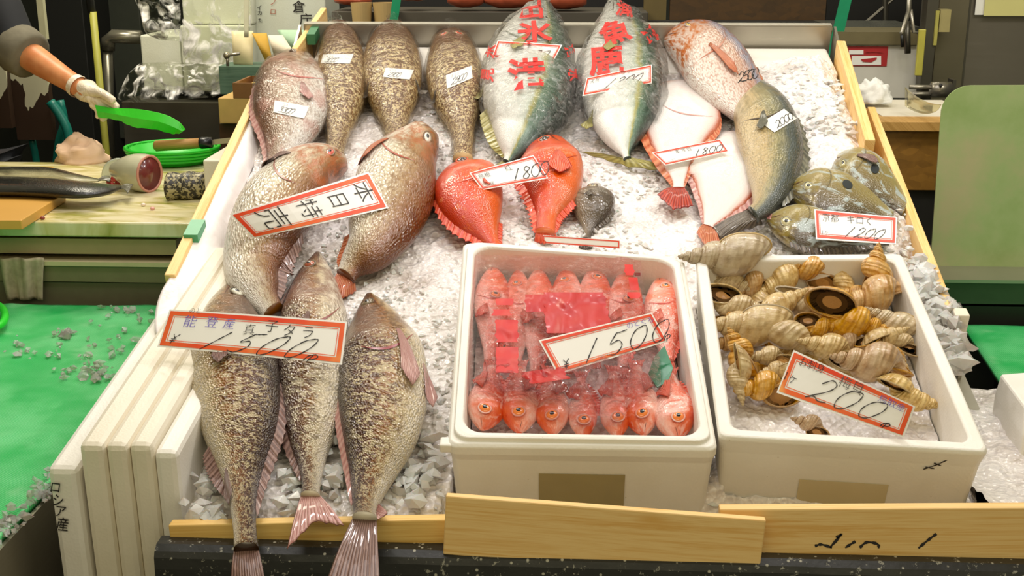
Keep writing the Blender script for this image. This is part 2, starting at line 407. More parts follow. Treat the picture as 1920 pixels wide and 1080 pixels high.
rb1 = sideboard((1577, 76), (1632, 262), -0.05, 0.055, 0.022, PINE, 'upper pine side board at right beside the white towel')
rb2 = sideboard((1634, 200), (1788, 596), -0.05, 0.03, 0.017, PINE, 'lower pine side board along the right edge of the ice')
pe = PL(1791, 598, 0.02)
MB().box(PL(1787, 585, 0.012)+Vector((0, -.004, 0)), EX*0.011, EY*0.01, N*0.014).build('end_cap', STEELD, rb2)
tag(MB().box(PL(1790, 640, -0.02), EX*0.012, EY*0.012, N*0.06).build('corner_post', FOAM2, bev=0.002), 'short off-white corner post under the right side board', 'post')

# ================================================================ crushed ice
def ice_mat(name='crushed_ice', base='#ebe4e0', dk='#c6b9b0', r=0.22, tw=0.0):
    t = NT(name); o = t.obj(); v = t.vor(o, 105); v2 = t.vor(o, 45); n = t.noise(o, 24, 4, 0.6)
    hh = t.math('ADD', t.math('MULTIPLY', v, 0.6), t.math('MULTIPLY', v2, 0.8)); hh = t.math('ADD', hh, t.math('MULTIPLY', n, 0.5))
    c = t.ramp(t.noise(o, 7, 5, 0.65), [(0.33, dk), (0.48, base), (0.66, '#f6f2f0')])
    t.p(color=c, rough=r, spec=0.55, normal=t.bump(hh, 0.8, 0.008)); return t.m
ICE = ice_mat()
def clear_ice_mat(op=.5):
    t = NT('clear_ice'); o = t.obj(); n = t.noise(o, 60, 3); n2 = t.noise(o, 8, 3)
    t.p(color=t.ramp(n2, [(.35, '#ddd6d0'), (.6, '#f6f4f2')]), rough=.12, spec=.6, trans=op, ior=1.2, sss=.15, normal=t.bump(n, .5, .003)); t.b.inputs['Subsurface Scale'].default_value = .02; return t.m
CICE = clear_ice_mat(.25); WICE = clear_ice_mat(.7)
def edge_u(tab, v):
    tab = sorted(tab)
    if v <= tab[0][0]: return tab[0][1]
    for (v0, u0), (v1, u1) in zip(tab, tab[1:]):
        if v <= v1: return u0+(u1-u0)*(v-v0)/(v1-v0)
    return tab[-1][1]
LT = [(uv_of(PL(x, y, 0))[1], uv_of(PL(x, y, 0))[0]) for x, y in ((600, 85), (540, 115), (500, 180), (400, 400), (352, 520), (330, 600), (352, 700), (355, 850), (352, 990))]
RTt = [(uv_of(PL(x, y, 0))[1], uv_of(PL(x, y, 0))[0]) for x, y in ((1545, 92), (1568, 150), (1612, 260), (1660, 350), (1790, 600), (1800, 700), (1830, 800), (1840, 940))]
BOXF = [(-0.048, 0.306, 0.083, 0.60), (0.340, 0.672, 0.095, 0.58)]
def ice_h(u, v):
    p = Vector((u, v, 0))
    h = 0.012*noise.noise(p*7)+0.006*noise.noise(p*19+Vector((3, 1, 0)))+0.0045*noise.noise(p*48)+0.0028*noise.noise(p*110)
    h += 0.02*max(0, (v-1.2)) + 0.03*max(0, min(1, (u-.52)/.15))*max(0, min(1, (v-.75)/.1))
    if v < .10 and u > -.06: h -= .05*min(1, (.10-v)/.03)*min(1, (u+.06)/.02)
    for x0, x1, y0, y1 in BOXF:
        if x0 < u < x1 and y0 < v < y1: return -0.06
    return h
NU, NV = 400, 540; P = []
for i in range(NV):
    v = -0.004+1.66*i/(NV-1); a0, a1 = edge_u(LT, v), edge_u(RTt, v); row = []
    for j in range(NU):
        u = a0+(a1-a0)*j/(NU-1); e = min(j, NU-1-j)/12.0
        row.append(S(u, v, ice_h(u, v)-(0.03*(1-e) if e < 1 else 0)))
    P.append(row)
tag(MB().grid(P, 0).build('crushed_ice_bed', ICE, smooth=True), 'bed of crushed white ice filling the sloping tray', 'ice', kind='stuff')
# loose lumps of ice
def chunk(mb, c, r, seed):
    rnd = random.Random(seed); vs = []
    m = Matrix.Rotation(rnd.random()*6.28, 3, 'Z') @ Matrix.Rotation(rnd.random()*6.28, 3, 'X'); sc = Vector((rnd.uniform(.7, 1.4), rnd.uniform(.5, 1), rnd.uniform(.4, .8)))
    for x, y, z in ((1, 0, .1), (.45, .85, -.2), (-.5, .8, .2), (-1, 0, 0), (-.4, -.9, .1), (.55, -.8, -.1), (.1, .1, 1), (0, -.1, -1)):
        vs.append(c + m @ Vector((x*sc.x*rnd.uniform(.75, 1.2), y*sc.y*rnd.uniform(.75, 1.2), z*sc.z))*r)
    mb.add(vs, [(0, 1, 6), (1, 2, 6), (2, 3, 6), (3, 4, 6), (4, 5, 6), (5, 0, 6), (1, 0, 7), (2, 1, 7), (3, 2, 7), (4, 3, 7), (5, 4, 7), (0, 5, 7)])
def in_box(u, v, mrg=0.012): return any(x0-mrg < u < x1+mrg and y0-mrg < v < y1+mrg for x0, x1, y0, y1 in BOXF)
rnd = random.Random(3); mb = MB()
for k in range(6800):
    v = rnd.uniform(0.0, 1.60); a0, a1 = edge_u(LT, v), edge_u(RTt, v); u = rnd.uniform(a0+.02, a1-.01)
    if in_box(u, v) or (u < -.36 and v > 0.45 and v < 1.25): continue
    if noise.noise(Vector((u*4, v*4, 9))) < -0.12: continue
    chunk(mb, S(u, v, ice_h(u, v)+0.001), rnd.uniform(0.003, 0.0095)*(1.25 if u > .55 else 1), k)
tag(mb.build('loose_ice_pieces', CICE), 'clear broken ice pieces scattered over the ice bed', 'ice', kind='stuff')
mb = MB()
for k in range(150):
    px = rnd.uniform(0, 1); py = rnd.uniform(470, 680); x = 1650+(py-440)*.5+rnd.uniform(15, 105)*(1-abs(py-560)/400)
    if x > 1600+(py-75)*.419-40: x -= 25
    u, v, _ = uv_of(PL(x, py, 0.04)); 
    if in_box(u, v, .02): continue
    chunk(mb, S(u, v, 0.02+rnd.uniform(0, .02)), rnd.uniform(0.010, 0.02), k+9000)
for k in range(150):
    c = rnd.choice([(390, 900), (560, 930), (640, 870), (770, 900), (380, 960), (620, 890), (790, 860), (590, 900)])
    u, v, _ = uv_of(PL(c[0]+rnd.gauss(0, 22), c[1]+rnd.gauss(0, 26), 0.01)); chunk(mb, S(u, max(v, .004), 0.006+rnd.uniform(0, .012)), rnd.uniform(0.008, 0.019), k+9500)
tag(mb.build('ice_cubes', clear_ice_mat(.35)), 'larger clear ice lumps beside the whelk box and between the front fish', 'ice', kind='stuff')

# white liner sheet along the left of the ice
def liner_mat():
    t = NT('wet_white_sheet'); o = t.obj(); n = t.noise(o, 10, 4, .55, .6)
    t.p(color=t.ramp(n, [(.3, '#e9dfda'), (.6, '#f8f2ef')]), rough=0.35, normal=t.bump(n, 0.6, 0.012)); return t.m
LIN = liner_mat()
def liner(pts_l, pts_r, h0, label):
    L = cr([(a, b, 0) for a, b in pts_l], 60); R = cr([(a, b, 0) for a, b in pts_r], 60); P = []
    for i in range(60):
        row = []
        for j in range(24):
            q = L[i].lerp(R[i], j/23); e = math.sin(math.pi*min(1, j/23+.02)); w_ = noise.noise(Vector((q.x*.012, q.y*.006, 2)))*.008+noise.noise(Vector((q.x*.03, q.y*.02, 5)))*.003
            row.append(PL(q.x, q.y, h0*(1-j/23)+0.012*e+w_))
        P.append(row)
    return tag(MB().grid(P, 0.002, N).build('liner_sheet', LIN, smooth=True), label, 'sheet')
liner([(480, 185), (440, 270), (392, 380), (345, 480), (303, 545), (290, 600), (300, 640), (335, 668)], [(500, 200), (478, 300), (440, 390), (428, 450), (415, 520), (400, 580), (390, 620), (380, 668)], 0.026, 'wrinkled white liner sheet lying along the left edge of the ice')

# ================================================================ foam panels standing at the left
s2 = math.radians(9); AL = Vector((0, math.cos(s2), math.sin(s2))); DN = Vector((0, .05, -1)).normalized()
lidlab = ['outermost foam panel with black writing down its end, left of the stack', 'second foam panel from the left, standing on edge beside the stall', 'third foam panel from the left, standing on edge beside the stall', 'fourth foam panel from the left, standing on edge beside the stall', 'shorter foam panel nearest the ice with a stained wet top']
lids = []
for k, (x0, x1, y, L) in enumerate([(87, 143, 889, .66), (145, 194, 838, .70), (195, 238, 838, .68), (239, 284, 838, .66), (286, 332, 852, .5)]):
    A, B = AY(x0, y, 0.02+.004*k), AY(x1, y-(3 if k else 10), 0.02+.004*k); hx = (B.x-A.x)/2-.0006
    c = Vector(((A.x+B.x)/2, A.y, max(A.z, B.z)))+AL*L/2+DN*0.2
    lids.append(tag(MB().box(c, EX*hx, AL*L/2, DN*0.2).build('foam_block', FOAM if k in (0, 4) else FOAM2, bev=0.009), lidlab[k], 'foam panel', 'foam panels standing on edge'))
A = AY(87, 889, 0.0185); fc = lids[0]
FNN = EX.cross(DN).normalized()
def FL(x, y): return hit(x, y, A-Vector((0, .0012, 0)), FNN)
mb = MB()
for ch, x, y, sz in (('ロ', 104, 914, 24), ('シ', 109, 938, 26), ('ア', 114, 959, 25), ('産', 117, 983, 27)):
    write(mb, lambda a_, b_: FL(a_, 2*y-b_), ch, x, y, sz, rot=-7, sx=0.9, off=0.008)
mb.build('lettering', INK, fc)['label'] = 'black handwritten characters'
tag(MB().box(PL(345, 790, 0.0)+N*-.02, EX*0.010, (PL(350, 720, 0)-PL(338, 905, 0))/2, N*0.045).build('foam_strip', FOAM, bev=0.004), 'thin white foam strip between the lids and the leftmost front fish', 'foam strip')

# ================================================================ foam boxes
def rrect(hw, hd, r, n=6):
    out = []
    for cx, cy, a0 in ((hw-r, hd-r, 0), (-hw+r, hd-r, 90), (-hw+r, -hd+r, 180), (hw-r, -hd+r, 270)):
        for k in range(n+1):
            a = math.radians(a0+90*k/n); out.append((cx+r*math.cos(a), cy+r*math.sin(a)))
    return out
def foam_box(px, h, prof, label, depth):
    q = [PL(x, y, h) for x, y in px]; ax = ((q[1]-q[0])+(q[2]-q[3])); W = ax.length/4; ax.normalize()
    D = ((q[0]-q[3]).length+(q[1]-q[2]).length)/4; ay = N.cross(ax).normalized(); c = sum(q, Vector())/4
    def F(x, y, z):
        s_, t_ = (x+W)/(2*W), (y+D)/(2*D); return q[3].lerp(q[2], s_).lerp(q[0].lerp(q[1], s_), t_)+N*z
    rings = [[F(x, y, z) for x, y in rrect(W-i, D-i, r)] for i, r, z in prof]
    o = tag(MB().loft(rings).build('foam_box', FOAM, smooth=False, bev=0.0015), label, 'foam box')
    return o, F, W, D, c
B1, F1, W1, D1, c1 = foam_box([(868, 447), (1283, 478), (1347, 835), (838, 828)], .10,
    [(.010, .012, -.16), (.004, .012, -.035), (.0, .014, -.022), (.0, .014, -.010), (.004, .014, -.006), (.008, .02, -.006), (.009, .022, .000), (.013, .028, .001), (.020, .03, .0), (.022, .032, -.004), (.027, .03, -.115)],
    'white foam box of bagged red fish with a raised inner rim', .16)
B2, F2, W2, D2, c2 = foam_box([(1303, 478), (1692, 474), (1857, 848), (1348, 818)], .10,
    [(.012, .010, -.16), (.004, .012, -.03), (.0, .012, -.006), (.002, .012, -.001), (.005, .012, .0), (.017, .014, .0), (.020, .016, -.003), (.028, .016, -.115)],
    'white foam box filled with whelks, at the right', .16)
q = MB(); q.box(F1(-W1-.002, -D1+.012, -.016), EX*.009, EY*.010, N*.007).build('corner_notch', FOAM, B1, bev=.003)
def face_strip(F, D, x0, x1, z0, z1, o0, o1, m, nm, par):
    fo = lambda z: o0+(o1-o0)*((-z-.035)/.125)-.0009
    q = MB(); q.grid([[F(x, -D+fo(z), z) for z in (z0, z1)] for x in (x0, x1)], .0004, EY); return q.build(nm, m, par)
face_strip(F1, D1, -.060, .062, -.058, -.135, .004, .010, plain('#a8996c', 0.35, var=.08), 'brown_tape', B1)
q = MB(); q.box(F1(.11, D1-.0275, -.03), EX*.005, N*.003, EY*.0006).build('red_mark', plain('#b01c24', 0.5), B1)
face_strip(F2, D2, -.062, .058, -.072, -.135, .004, .012, plain('#cfc096', 0.25, var=.05), 'clear_tape', B2)
mb = MB(); FB = lambda x, y: F2(x, -D2+.0022, y)
for st in ([(.098, -.038), (.115, -.028), (.128, -.018)], [(.100, -.034), (.112, -.036)], [(.110, -.026), (.120, -.030)]): stroke(mb, FB, st, .0022)
mb.build('pen_marks', INK, B2)
# ice lying in the two boxes
def box_ice(F, W, D, hfun, label, nm):
    P = [[F(-W+.027+(2*W-.054)*j/90, -D+.027+(2*D-.054)*i/90, hfun(j/90, i/90)) for j in range(91)] for i in range(91)]
    return tag(MB().grid(P).build(nm, ICE, smooth=True), label, 'ice', kind='stuff')
ihf = lambda a, b: -.078+.018*b+.006*noise.noise(Vector((a*9, b*9, 0)))+.004*noise.noise(Vector((a*30, b*30, 0)))
box_ice(F2, W2, D2, ihf, 'crushed ice under the whelks in the right foam box', 'box_ice')
box_ice(F1, W1, D1, lambda a, b: ihf(a, b)-.01, 'crushed ice under the bagged red fish in the middle box', 'box_ice')

# ================================================================ green netted side table at the left
def net_mat(c1='#0bb858', c2='#46cc78'):
    t = NT('green_netting'); o = t.obj(); n = t.noise(o, 5, 5, 0.6)
    m1 = t.mapping(o, (260, 260, 1), (0, 0, 0.6)); w1 = t.n('ShaderNodeTexWave', bands_direction='X'); t.l(m1, w1.inputs[0]); w1.inputs['Scale'].default_value = 0.35
    w2 = t.n('ShaderNodeTexWave', bands_direction='Y'); t.l(m1, w2.inputs[0]); w2.inputs['Scale'].default_value = 0.35
    g = t.math('MULTIPLY', w1.outputs[0], w2.outputs[0])
    c = t.mix(t.smooth(n, .42, .68), lin(c1), lin(c2)); c = t.mix(t.math('MULTIPLY', t.smooth(t.noise(o, 11, 4), .55, .75), .5), c, lin('#a8e4b0'))
    c = t.mix(t.math('MULTIPLY', g, t.smooth(n, .35, .6)), c, lin('#9ce8a8')); t.p(color=c, rough=0.3, normal=t.bump(t.math('ADD', g, t.math('MULTIPLY', n, 3.0)), 0.4, 0.003)); return t.m
NET = net_mat()
xe = AZ(85, 922, 0.75).x
t = thing('steel_side_table', (-1.1, 0.2, 0.0), 'steel side table with a raised rim at the left front, under green netting', 'table')
MB().box((xe-.5, .325, .715), (.5, 0, 0), (0, .72, 0), (0, 0, .014)).build('tabletop', STEEL, t)
MB().box((xe+.006, .325, .64), (.003, 0, 0), (0, .72, 0), (0, 0, .105)).build('side_rim', steel('#8c8674', .35), t)
for x in (xe-.95, xe-.05):
    for y in (-.33, .98): MB().box((x, y, .35), (.02, 0, 0), (0, .02, 0), (0, 0, .35)).build('table_leg', STEELD, t)
P = [[Vector((xe-.98+.98*j/120, -.38+1.425*i/140, .745+.004*noise.noise(Vector((j*.07, i*.06, 0)))+.0015*noise.noise(Vector((j*.3, i*.3, 4)))+(.010 if j > 118 else 0))) for j in range(121)] for i in range(141)]
tag(MB().grid(P, .012, ZZ).build('green_netting', NET, smooth=True), 'bright green netting spread over the left side table', 'netting')
mb = MB(); rnd = random.Random(11)
for k in range(130):
    c = rnd.choice([(165, 690, 45, 14), (170, 700, 60, 10), (60, 655, 60, 15), (215, 650, 60, 50), (120, 622, 14, 6), (230, 580, 40, 8)]); p = AZ(c[0]+rnd.gauss(0, c[2]*.6), c[1]+rnd.gauss(0, c[3]*.7), .752)
    if p.x < xe-.02 and p.y < 1.02: chunk(mb, p, rnd.uniform(.003, .011), k+400)
for k in range(230):
    y = rnd.uniform(-.3, .2); chunk(mb, Vector((xe+rnd.gauss(-.006, .010), y, .753)), rnd.uniform(.004, .010), k+800)
tag(mb.build('ice_on_netting', WICE), 'scattered melting ice on the green netting', 'ice', kind='stuff')
ring = [AZ(-14+24*math.cos(a*2*math.pi/24), 592+22*math.sin(a*2*math.pi/24), .765) for a in range(25)]
tag(MB().tube(ring, .008, 8, cap=False).build('green_hoop', plain('#30d838', .3), smooth=True), 'bright green plastic hoop at the left edge of the netting', 'hoop')

# ================================================================ right side: steel counters, plate, ice
YR = 1.20
def pbox(x0, y0, x1, y1, Y, thick, m, name, bev=0.0, parent=None):
    """upright block whose near face spans those pixels at depth Y"""
    A, B = AY(x0, (y0+y1)/2, Y), AY(x1, (y0+y1)/2, Y); T, Bt = AY((x0+x1)/2, y0, Y), AY((x0+x1)/2, y1, Y)
    return MB().box(((A.x+B.x)/2, Y+thick/2, (T.z+Bt.z)/2), ((B.x-A.x)/2, 0, 0), (0, thick/2, 0), (0, 0, (T.z-Bt.z)/2)).build(name, m, parent, bev=bev)
def greensteel():
    t = NT('wet_green_steel'); o = t.obj(); n = t.noise(o, 9, 5, .6); n2 = t.noise(o, 3, 2)
    t.p(color=t.ramp(t.math('ADD', t.math('MULTIPLY', n, .5), t.math('MULTIPLY', n2, .5)), [(.35, '#93ac68'), (.5, '#a9ba80'), (.65, '#beb78c')]), metal=.15, rough=0.3); return t.m
# upright rounded plate
Yp = 1.32; pts = []
for k in range(9):
    a = math.radians(180-90*k/8); pts.append(AY(1822+58*math.cos(a), 218-58*math.sin(a), Yp))
pts += [AY(2250, 158, Yp), AY(2250, 530, Yp), AY(1742, 530, Yp)]
mb = MB(); mb.loft([[p+Vector((0, .004, 0)) for p in pts], pts])
tag(mb.build('splash_plate', greensteel()), 'upright steel splash plate with a rounded corner at the right', 'steel plate')
t = thing('steel_counter', (1.2, 1.0, 0.0), 'steel counter under the rounded splash plate on the right', 'counter')
pbox(1752, 527, 2250, 533, YR, .5, STEEL, 'counter_edge', parent=t); pbox(1756, 533, 2250, 572, YR+.01, .48, plain('#4b5344', .3, metal=.5, var=.15), 'apron', parent=t)
zz = AY(1900, 574, YR+.02).z; MB().box((1.29, YR+.26, zz/2-.002), (.5, 0, 0), (0, .23, 0), (0, 0, zz/2-.002)).build('cabinet_body', plain('#262a22', .5), t)
# net on the right
NZ = AY(1900, 600, YR-.0).z-.01
pA, pB = AZ(1797, 600, NZ), AZ(1905, 760, NZ)
P = [[Vector((pA.x+(pB.x-pA.x)*(1-i/40)+ (1.9-pA.x)*j/40, pB.y+(YR-.01-pB.y)*i/40, NZ+.003*noise.noise(Vector((i*.2, j*.2, 8))))) for j in range(41)] for i in range(41)]
tag(MB().grid(P, .01, ZZ).build('green_netting', NET, smooth=True), 'small patch of green netting visible beyond the whelk box', 'netting')
MB_ = MB().box(((pA.x+1.9)/2+.05, (pB.y+YR)/2, NZ-.14), ((1.9-pA.x)/2-.03, 0, 0), (0, (YR-pB.y)/2-.02, 0), (0, 0, .12))
tag(MB_.build('steel_trough', plain('#3c3a32', .35, metal=.6)), 'dark steel trough under the green netting on the right', 'trough')
# white ice table at lower right
P = []; zI = .775; yI = AZ(1880, 712, zI).y; xI = c2.x+W2+.012
for i in range(100):
    row = []
    for j in range(70):
        x = xI+.62*j/69; y = -.005+yI*i/99; e = min(1, i/6, (99-i)/6)
        row.append(Vector((x, y, zI-.03*(1-e)+.014*noise.noise(Vector((x*9, y*9, 0)))+.007*noise.noise(Vector((x*30, y*30, 1)))+.004*noise.noise(Vector((x*80, y*80, 1))))))
    P.append(row)
tag(MB().box((xI+.3, yI/2+.0, zI-.13), (.29, 0, 0), (0, yI/2-.01, 0), (0, 0, .09)).build('ice_bin', STEELD), 'steel bin holding the ice heap beside the whelk box', 'bin')
tag(MB().grid(P).build('ice_heap', ICE, smooth=True), 'heap of crushed ice at the lower right beside the whelk box', 'ice', kind='stuff')
c = AZ(1905, 800, zI); mb = MB()
mb.loft([[c+Vector((x*s_, y*s_, z*1.6)) for x, y in ((-.035, -.12), (.12, -.14), (.13, .1), (-.02, .06))] for z, s_ in ((-.06, 1.0), (.02, .95), (.045, .8))])
tag(mb.build('foam_fragment', FOAM, bev=.004), 'broken white foam chunk standing in the ice at the right edge', 'foam piece')

# ================================================================ left work counter
def DQ(Y): return 1.572*(Y+.857)-1.49
def AQ(px, py, Y): return AY(px, py, DQ(Y))
def qbox(x0, y0, x1, y1, Y, thick, m, name, bev=0.0, parent=None): return pbox(x0, y0, x1, y1, DQ(Y), thick, m, name, bev, parent)
YC = 1.09
ZB = AY(200, 417, YC).z
t = thing('work_counter', (-1.4, 1.2, 0), 'long steel work counter behind the stall at the left', 'counter')
pbox(-380, 446, 330, 474, YC+.012, .70, plain('#a08a66', .4, var=.12), 'counter_edge', parent=t)
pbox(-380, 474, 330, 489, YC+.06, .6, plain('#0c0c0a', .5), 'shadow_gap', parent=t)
pbox(-380, 489, 330, 497, YC-.004, .62, plain('#c4b890', .4), 'shelf_lip', parent=t)
pbox(-380, 497, 330, 526, YC+.004, .6, plain('#7c7656', .6), 'drawer_front', parent=t)
pbox(-380, 527, 330, 570, YC+.012, .6, plain('#68644a', .6), 'cabinet_panel', parent=t)
zc = AY(0, 572, YC+.03).z; MB().box((-1.35, YC+.33, zc/2), (.62, 0, 0), (0, .28, 0), (0, 0, zc/2)).build('cabinet_body', DARK, t)
def board_mat():
    t = NT('stained_chopping_board'); o = t.obj(); n = t.noise(t.mapping(o, (3, 9, 1)), 1.6, 5, .6, 1.2); n2 = t.noise(o, 14, 4)
    c = t.ramp(n, [(.42, '#e6dcb4'), (.54, '#c8bd7c'), (.64, '#9c9844')]); g = t.smooth(t.n('ShaderNodeTexCoord').outputs['Generated'], 0, 1)
    c = t.mix(t.math('MULTIPLY', t.smooth(n2, .5, .7), .4), c, lin('#d9d2b0')); t.p(color=c, rough=.3); return t.m
A, B = AY(-380, 417, YC), AY(362, 417, YC); ht = ZB-AY(200, 445, YC).z
cb = tag(MB().box(((A.x+B.x)/2, YC+.37, ZB-ht/2), ((B.x-A.x)/2, 0, 0), (0, .37, 0), (0, 0, ht/2)).build('chopping_board', board_mat(), bev=.004), 'big white chopping board smeared yellow green on the left counter', 'chopping board')
fr = AZ(40, 416, ZB+.015)
pts = [AZ(x, y, ZB+.022) for x, y in ((-200, 413), (40, 413), (122, 362), (100, 312), (-200, 312))]
tag(MB().loft([[p-Vector((0, 0, .021)) for p in pts], pts]).build('wooden_board', plain('#d6a24c', .4, var=.12, sc=4), bev=.002), 'orange wooden board on the chopping board under the dark eels', 'chopping board')

# cloth, roe log and foam block
def blob(name, pix, z, hgt, m, label, cat, seed=0, amp=.25, nx=26, ny=18, freq=3.0):
    (x0, y0), (x1, y1) = pix; A, B = AZ(x0, y1, z), AZ(x1, y1, z); C_ = AZ((x0+x1)/2, y1, z); rx = (B.x-A.x)/2; ry = max(.03, hgt*.9); c = C_+Vector((0, ry, 0)); rings = []
    for i in range(ny+1):
        th = math.pi/2*i/ny; rings.append([])
        for j in range(nx):
            ph = 2*math.pi*j/nx; d = Vector((math.cos(ph)*math.cos(th), math.sin(ph)*math.cos(th), math.sin(th))); k = 1+amp*noise.noise(d*freq+Vector((seed, seed*2, 0)))+amp*.5*noise.noise(d*freq*2.6+Vector((seed, 0, 5)))
            rings[-1].append(c+Vector((d.x*rx*k, d.y*ry*k, max(0, d.z)*hgt*k)))
    return tag(MB().loft(rings).build(name, m, smooth=True), label, cat)
blob('pink_cloth', ((92, 282), (188, 310)), ZB, .07, plain('#e8c4a4', .7, sc=20), 'crumpled pinkish wet cloth at the back of the chopping board', 'cloth', 3, .28, freq=2.2)
def speck():
    t = NT('speckled_roe'); o = t.obj(); v = t.smooth(t.noise(o, 110, 2, .6), .47, .56); t.p(color=t.mix(v, lin('#2a261c'), lin('#a89e78')), rough=.4, normal=t.bump(v, .5, .003)); return t.m
p, q = AZ(312, 350, ZB+.03), AZ(392, 347, ZB+.03)
rings = [[p.lerp(q, k/14)+Vector((0, math.cos(a*2*math.pi/16)*.04, math.sin(a*2*math.pi/16)*.034))*(.55 if k in (0, 14) else 1+.06*math.sin(k)) for a in range(16)] for k in range(15)]
tag(MB().loft(rings).build('speckled_stone', speck(), smooth=True), 'dark speckled stone-like block below the green basket', 'stone')
A = AY(380, 300, 1.30)
tag(MB().box((A.x+.06, 1.40, A.z-.13), (.06, 0, 0), (0, .1, 0), (0, 0, .13)).build('foam_block', FOAM2, bev=.004), 'plain foam block standing between the chopping board and the tray', 'foam block')

# grey rag over the counter edge
P = [[AY(x, y, YC-.012-.004*math.sin(x*.3)) for x in range(-2, 85, 6)] for y in [484+i*6 for i in range(14)]]
for i, r in enumerate(P):
    s_ = i/13.0
    for j, p in enumerate(r): r[j] = p+Vector(((1-j/14)*.022*s_, -.006*math.sin(j*.9+s_*2), 0))
tag(MB().grid(P, .002, Vector((0, -1, 0))).build('grey_rag', plain('#a89a80', .85, var=.4, sc=60, bumpy=.5), smooth=True), 'dirty grey rag hanging over the counter front at the left', 'rag')

# green basket of stacked net lids
GRN = plain('#22c02c', .35, var=.08)
bc = AZ(325, 304, ZB+.002); rw = (AZ(411, 292, ZB+.02)-AZ(239, 292, ZB+.02)).length/2
t = thing('green_basket', Vector((bc.x, bc.y, ZB)), 'round bright green plastic basket behind the fish head on the chopping board', 'basket')
cc = Vector((bc.x, bc.y, ZB)); H = .045
def circ(r, z, n=40): return [cc+Vector((math.cos(2*math.pi*k/n)*r, math.sin(2*math.pi*k/n)*r*.9, z)) for k in range(n)]
MB().loft([circ(rw*.72, .002), circ(rw*.8, .02), circ(rw*.93, H), circ(rw*.88, H), circ(rw*.75, .02), circ(rw*.2, .012)]).build('basket_body', GRN, t, smooth=True)
for z, r in ((H, 1.0), (H*.8, .97), (H*.6, .93), (H*.4, .88)):
    MB().tube(circ(rw*r, z)+[circ(rw*r, z)[0]], .005, 8, cap=False).build('basket_ring', GRN, t, smooth=True)
q = MB()
for k in range(36):
    a_ = math.radians(10*k); d = Vector((math.cos(a_), math.sin(a_)*.9, 0)); q.tube([cc+d*rw*.96+ZZ*H, cc+d*rw*.78+ZZ*.02], .0022, 5)
q.build('basket_ribs', GRN, t)
# knife lying across it
A, B = AY(289, 274, cc.y-.03), AY(398, 267, cc.y-.03); dr = (B-A)
t = thing('sheath_knife', A.lerp(B, .5), 'wooden handled knife with black ferrule lying on the green basket', 'knife')
MB().tube([A.lerp(B, s_) for s_ in (0, .03, .4, .8)], [.010, .015, .015, .014], 12).build('handle', OLDWOOD, t, smooth=True)
MB().tube([A.lerp(B, s_) for s_ in (.79, .82, 1.0)], [.015, .0165, .015], 12).build('ferrule', plain('#15151a', .3), t, smooth=True)
C_ = B+dr.normalized()*.10; MB().loft([[B+ZZ*.007, B-ZZ*.007, B-ZZ*.007+Vector((0, .002, 0)), B+ZZ*.007+Vector((0, .002, 0))], [C_+ZZ*.012, C_-ZZ*.002, C_+Vector((0, .002, -.002)), C_+Vector((0, .002, .012))]]).build('blade', STEEL, t)

# ================================================================ things behind the left counter
tag(qbox(232, 192, 640, 300, 1.75, .45, STEELD, 'steel_bench', bev=.003), 'dark steel bench under the plastic wrapped foam boxes', 'bench')
o = bpy.context.scene.objects['steel_bench']
pl = [AQ(174, 22, 1.72), AQ(198, 270, 1.72), AQ(203, 330, 1.72)]
dp = (pl[-1]-pl[0]).normalized(); pl.append(pl[-1]+dp*1.0)
tag(MB().tube(pl, .012, 10).build('yellow_pole', plain('#a2a040', .5), smooth=True), 'yellow green pole leaning behind the left counter', 'pole')
tag(MB().tube([AQ(172, 24, 1.722), AQ(160, -60, 1.72), AQ(150, -120, 1.72)], .014, 10).build('pole_grip', plain('#222222', .5), smooth=True), 'dark grip on top of the yellow green pole', 'grip')
t = thing('steel_pipe', AQ(200, 200, 1.85), 'steel water pipe with an elbow next to the yellow green pole', 'pipe')
MB().tube([AQ(202, 92, 1.85), AQ(206, 340, 1.85)], .018, 12).build('riser', steel('#7d7a6c', .3), t, smooth=True)
MB().tube([AQ(202, 94, 1.85), AQ(203, 76, 1.85), AQ(212, 68, 1.85), AQ(265, 70, 1.85)], .024, 12).build('elbow', steel('#8d897a', .3), t, smooth=True)
# teal hoses
TEAL = plain('#0f6f62', .35, var=.2)
for k, pts in enumerate((((94, 190), (112, 215), (128, 250), (134, 310)), ((112, 188), (120, 230), (110, 270), (104, 330)), ((60, 262), (66, 290), (72, 330)))):
    tag(MB().tube([AQ(x, y, 1.62+.03*k) for x, y in cr([(a, b, 0) for a, b in pts], 12) for x, y in [(x, y)]] if False else [AQ(p.x, p.y, 1.62+.03*k) for p in cr([(a, b, 0) for a, b in pts], 12)], .016-.002*k, 10).build('teal_hose', TEAL, smooth=True),
        ['thick teal hose hanging behind the worker\'s forearm, nearest the glove', 'second teal hose crossing behind the thick one', 'thin teal hose low under the brown peeling board'][k], 'hose')
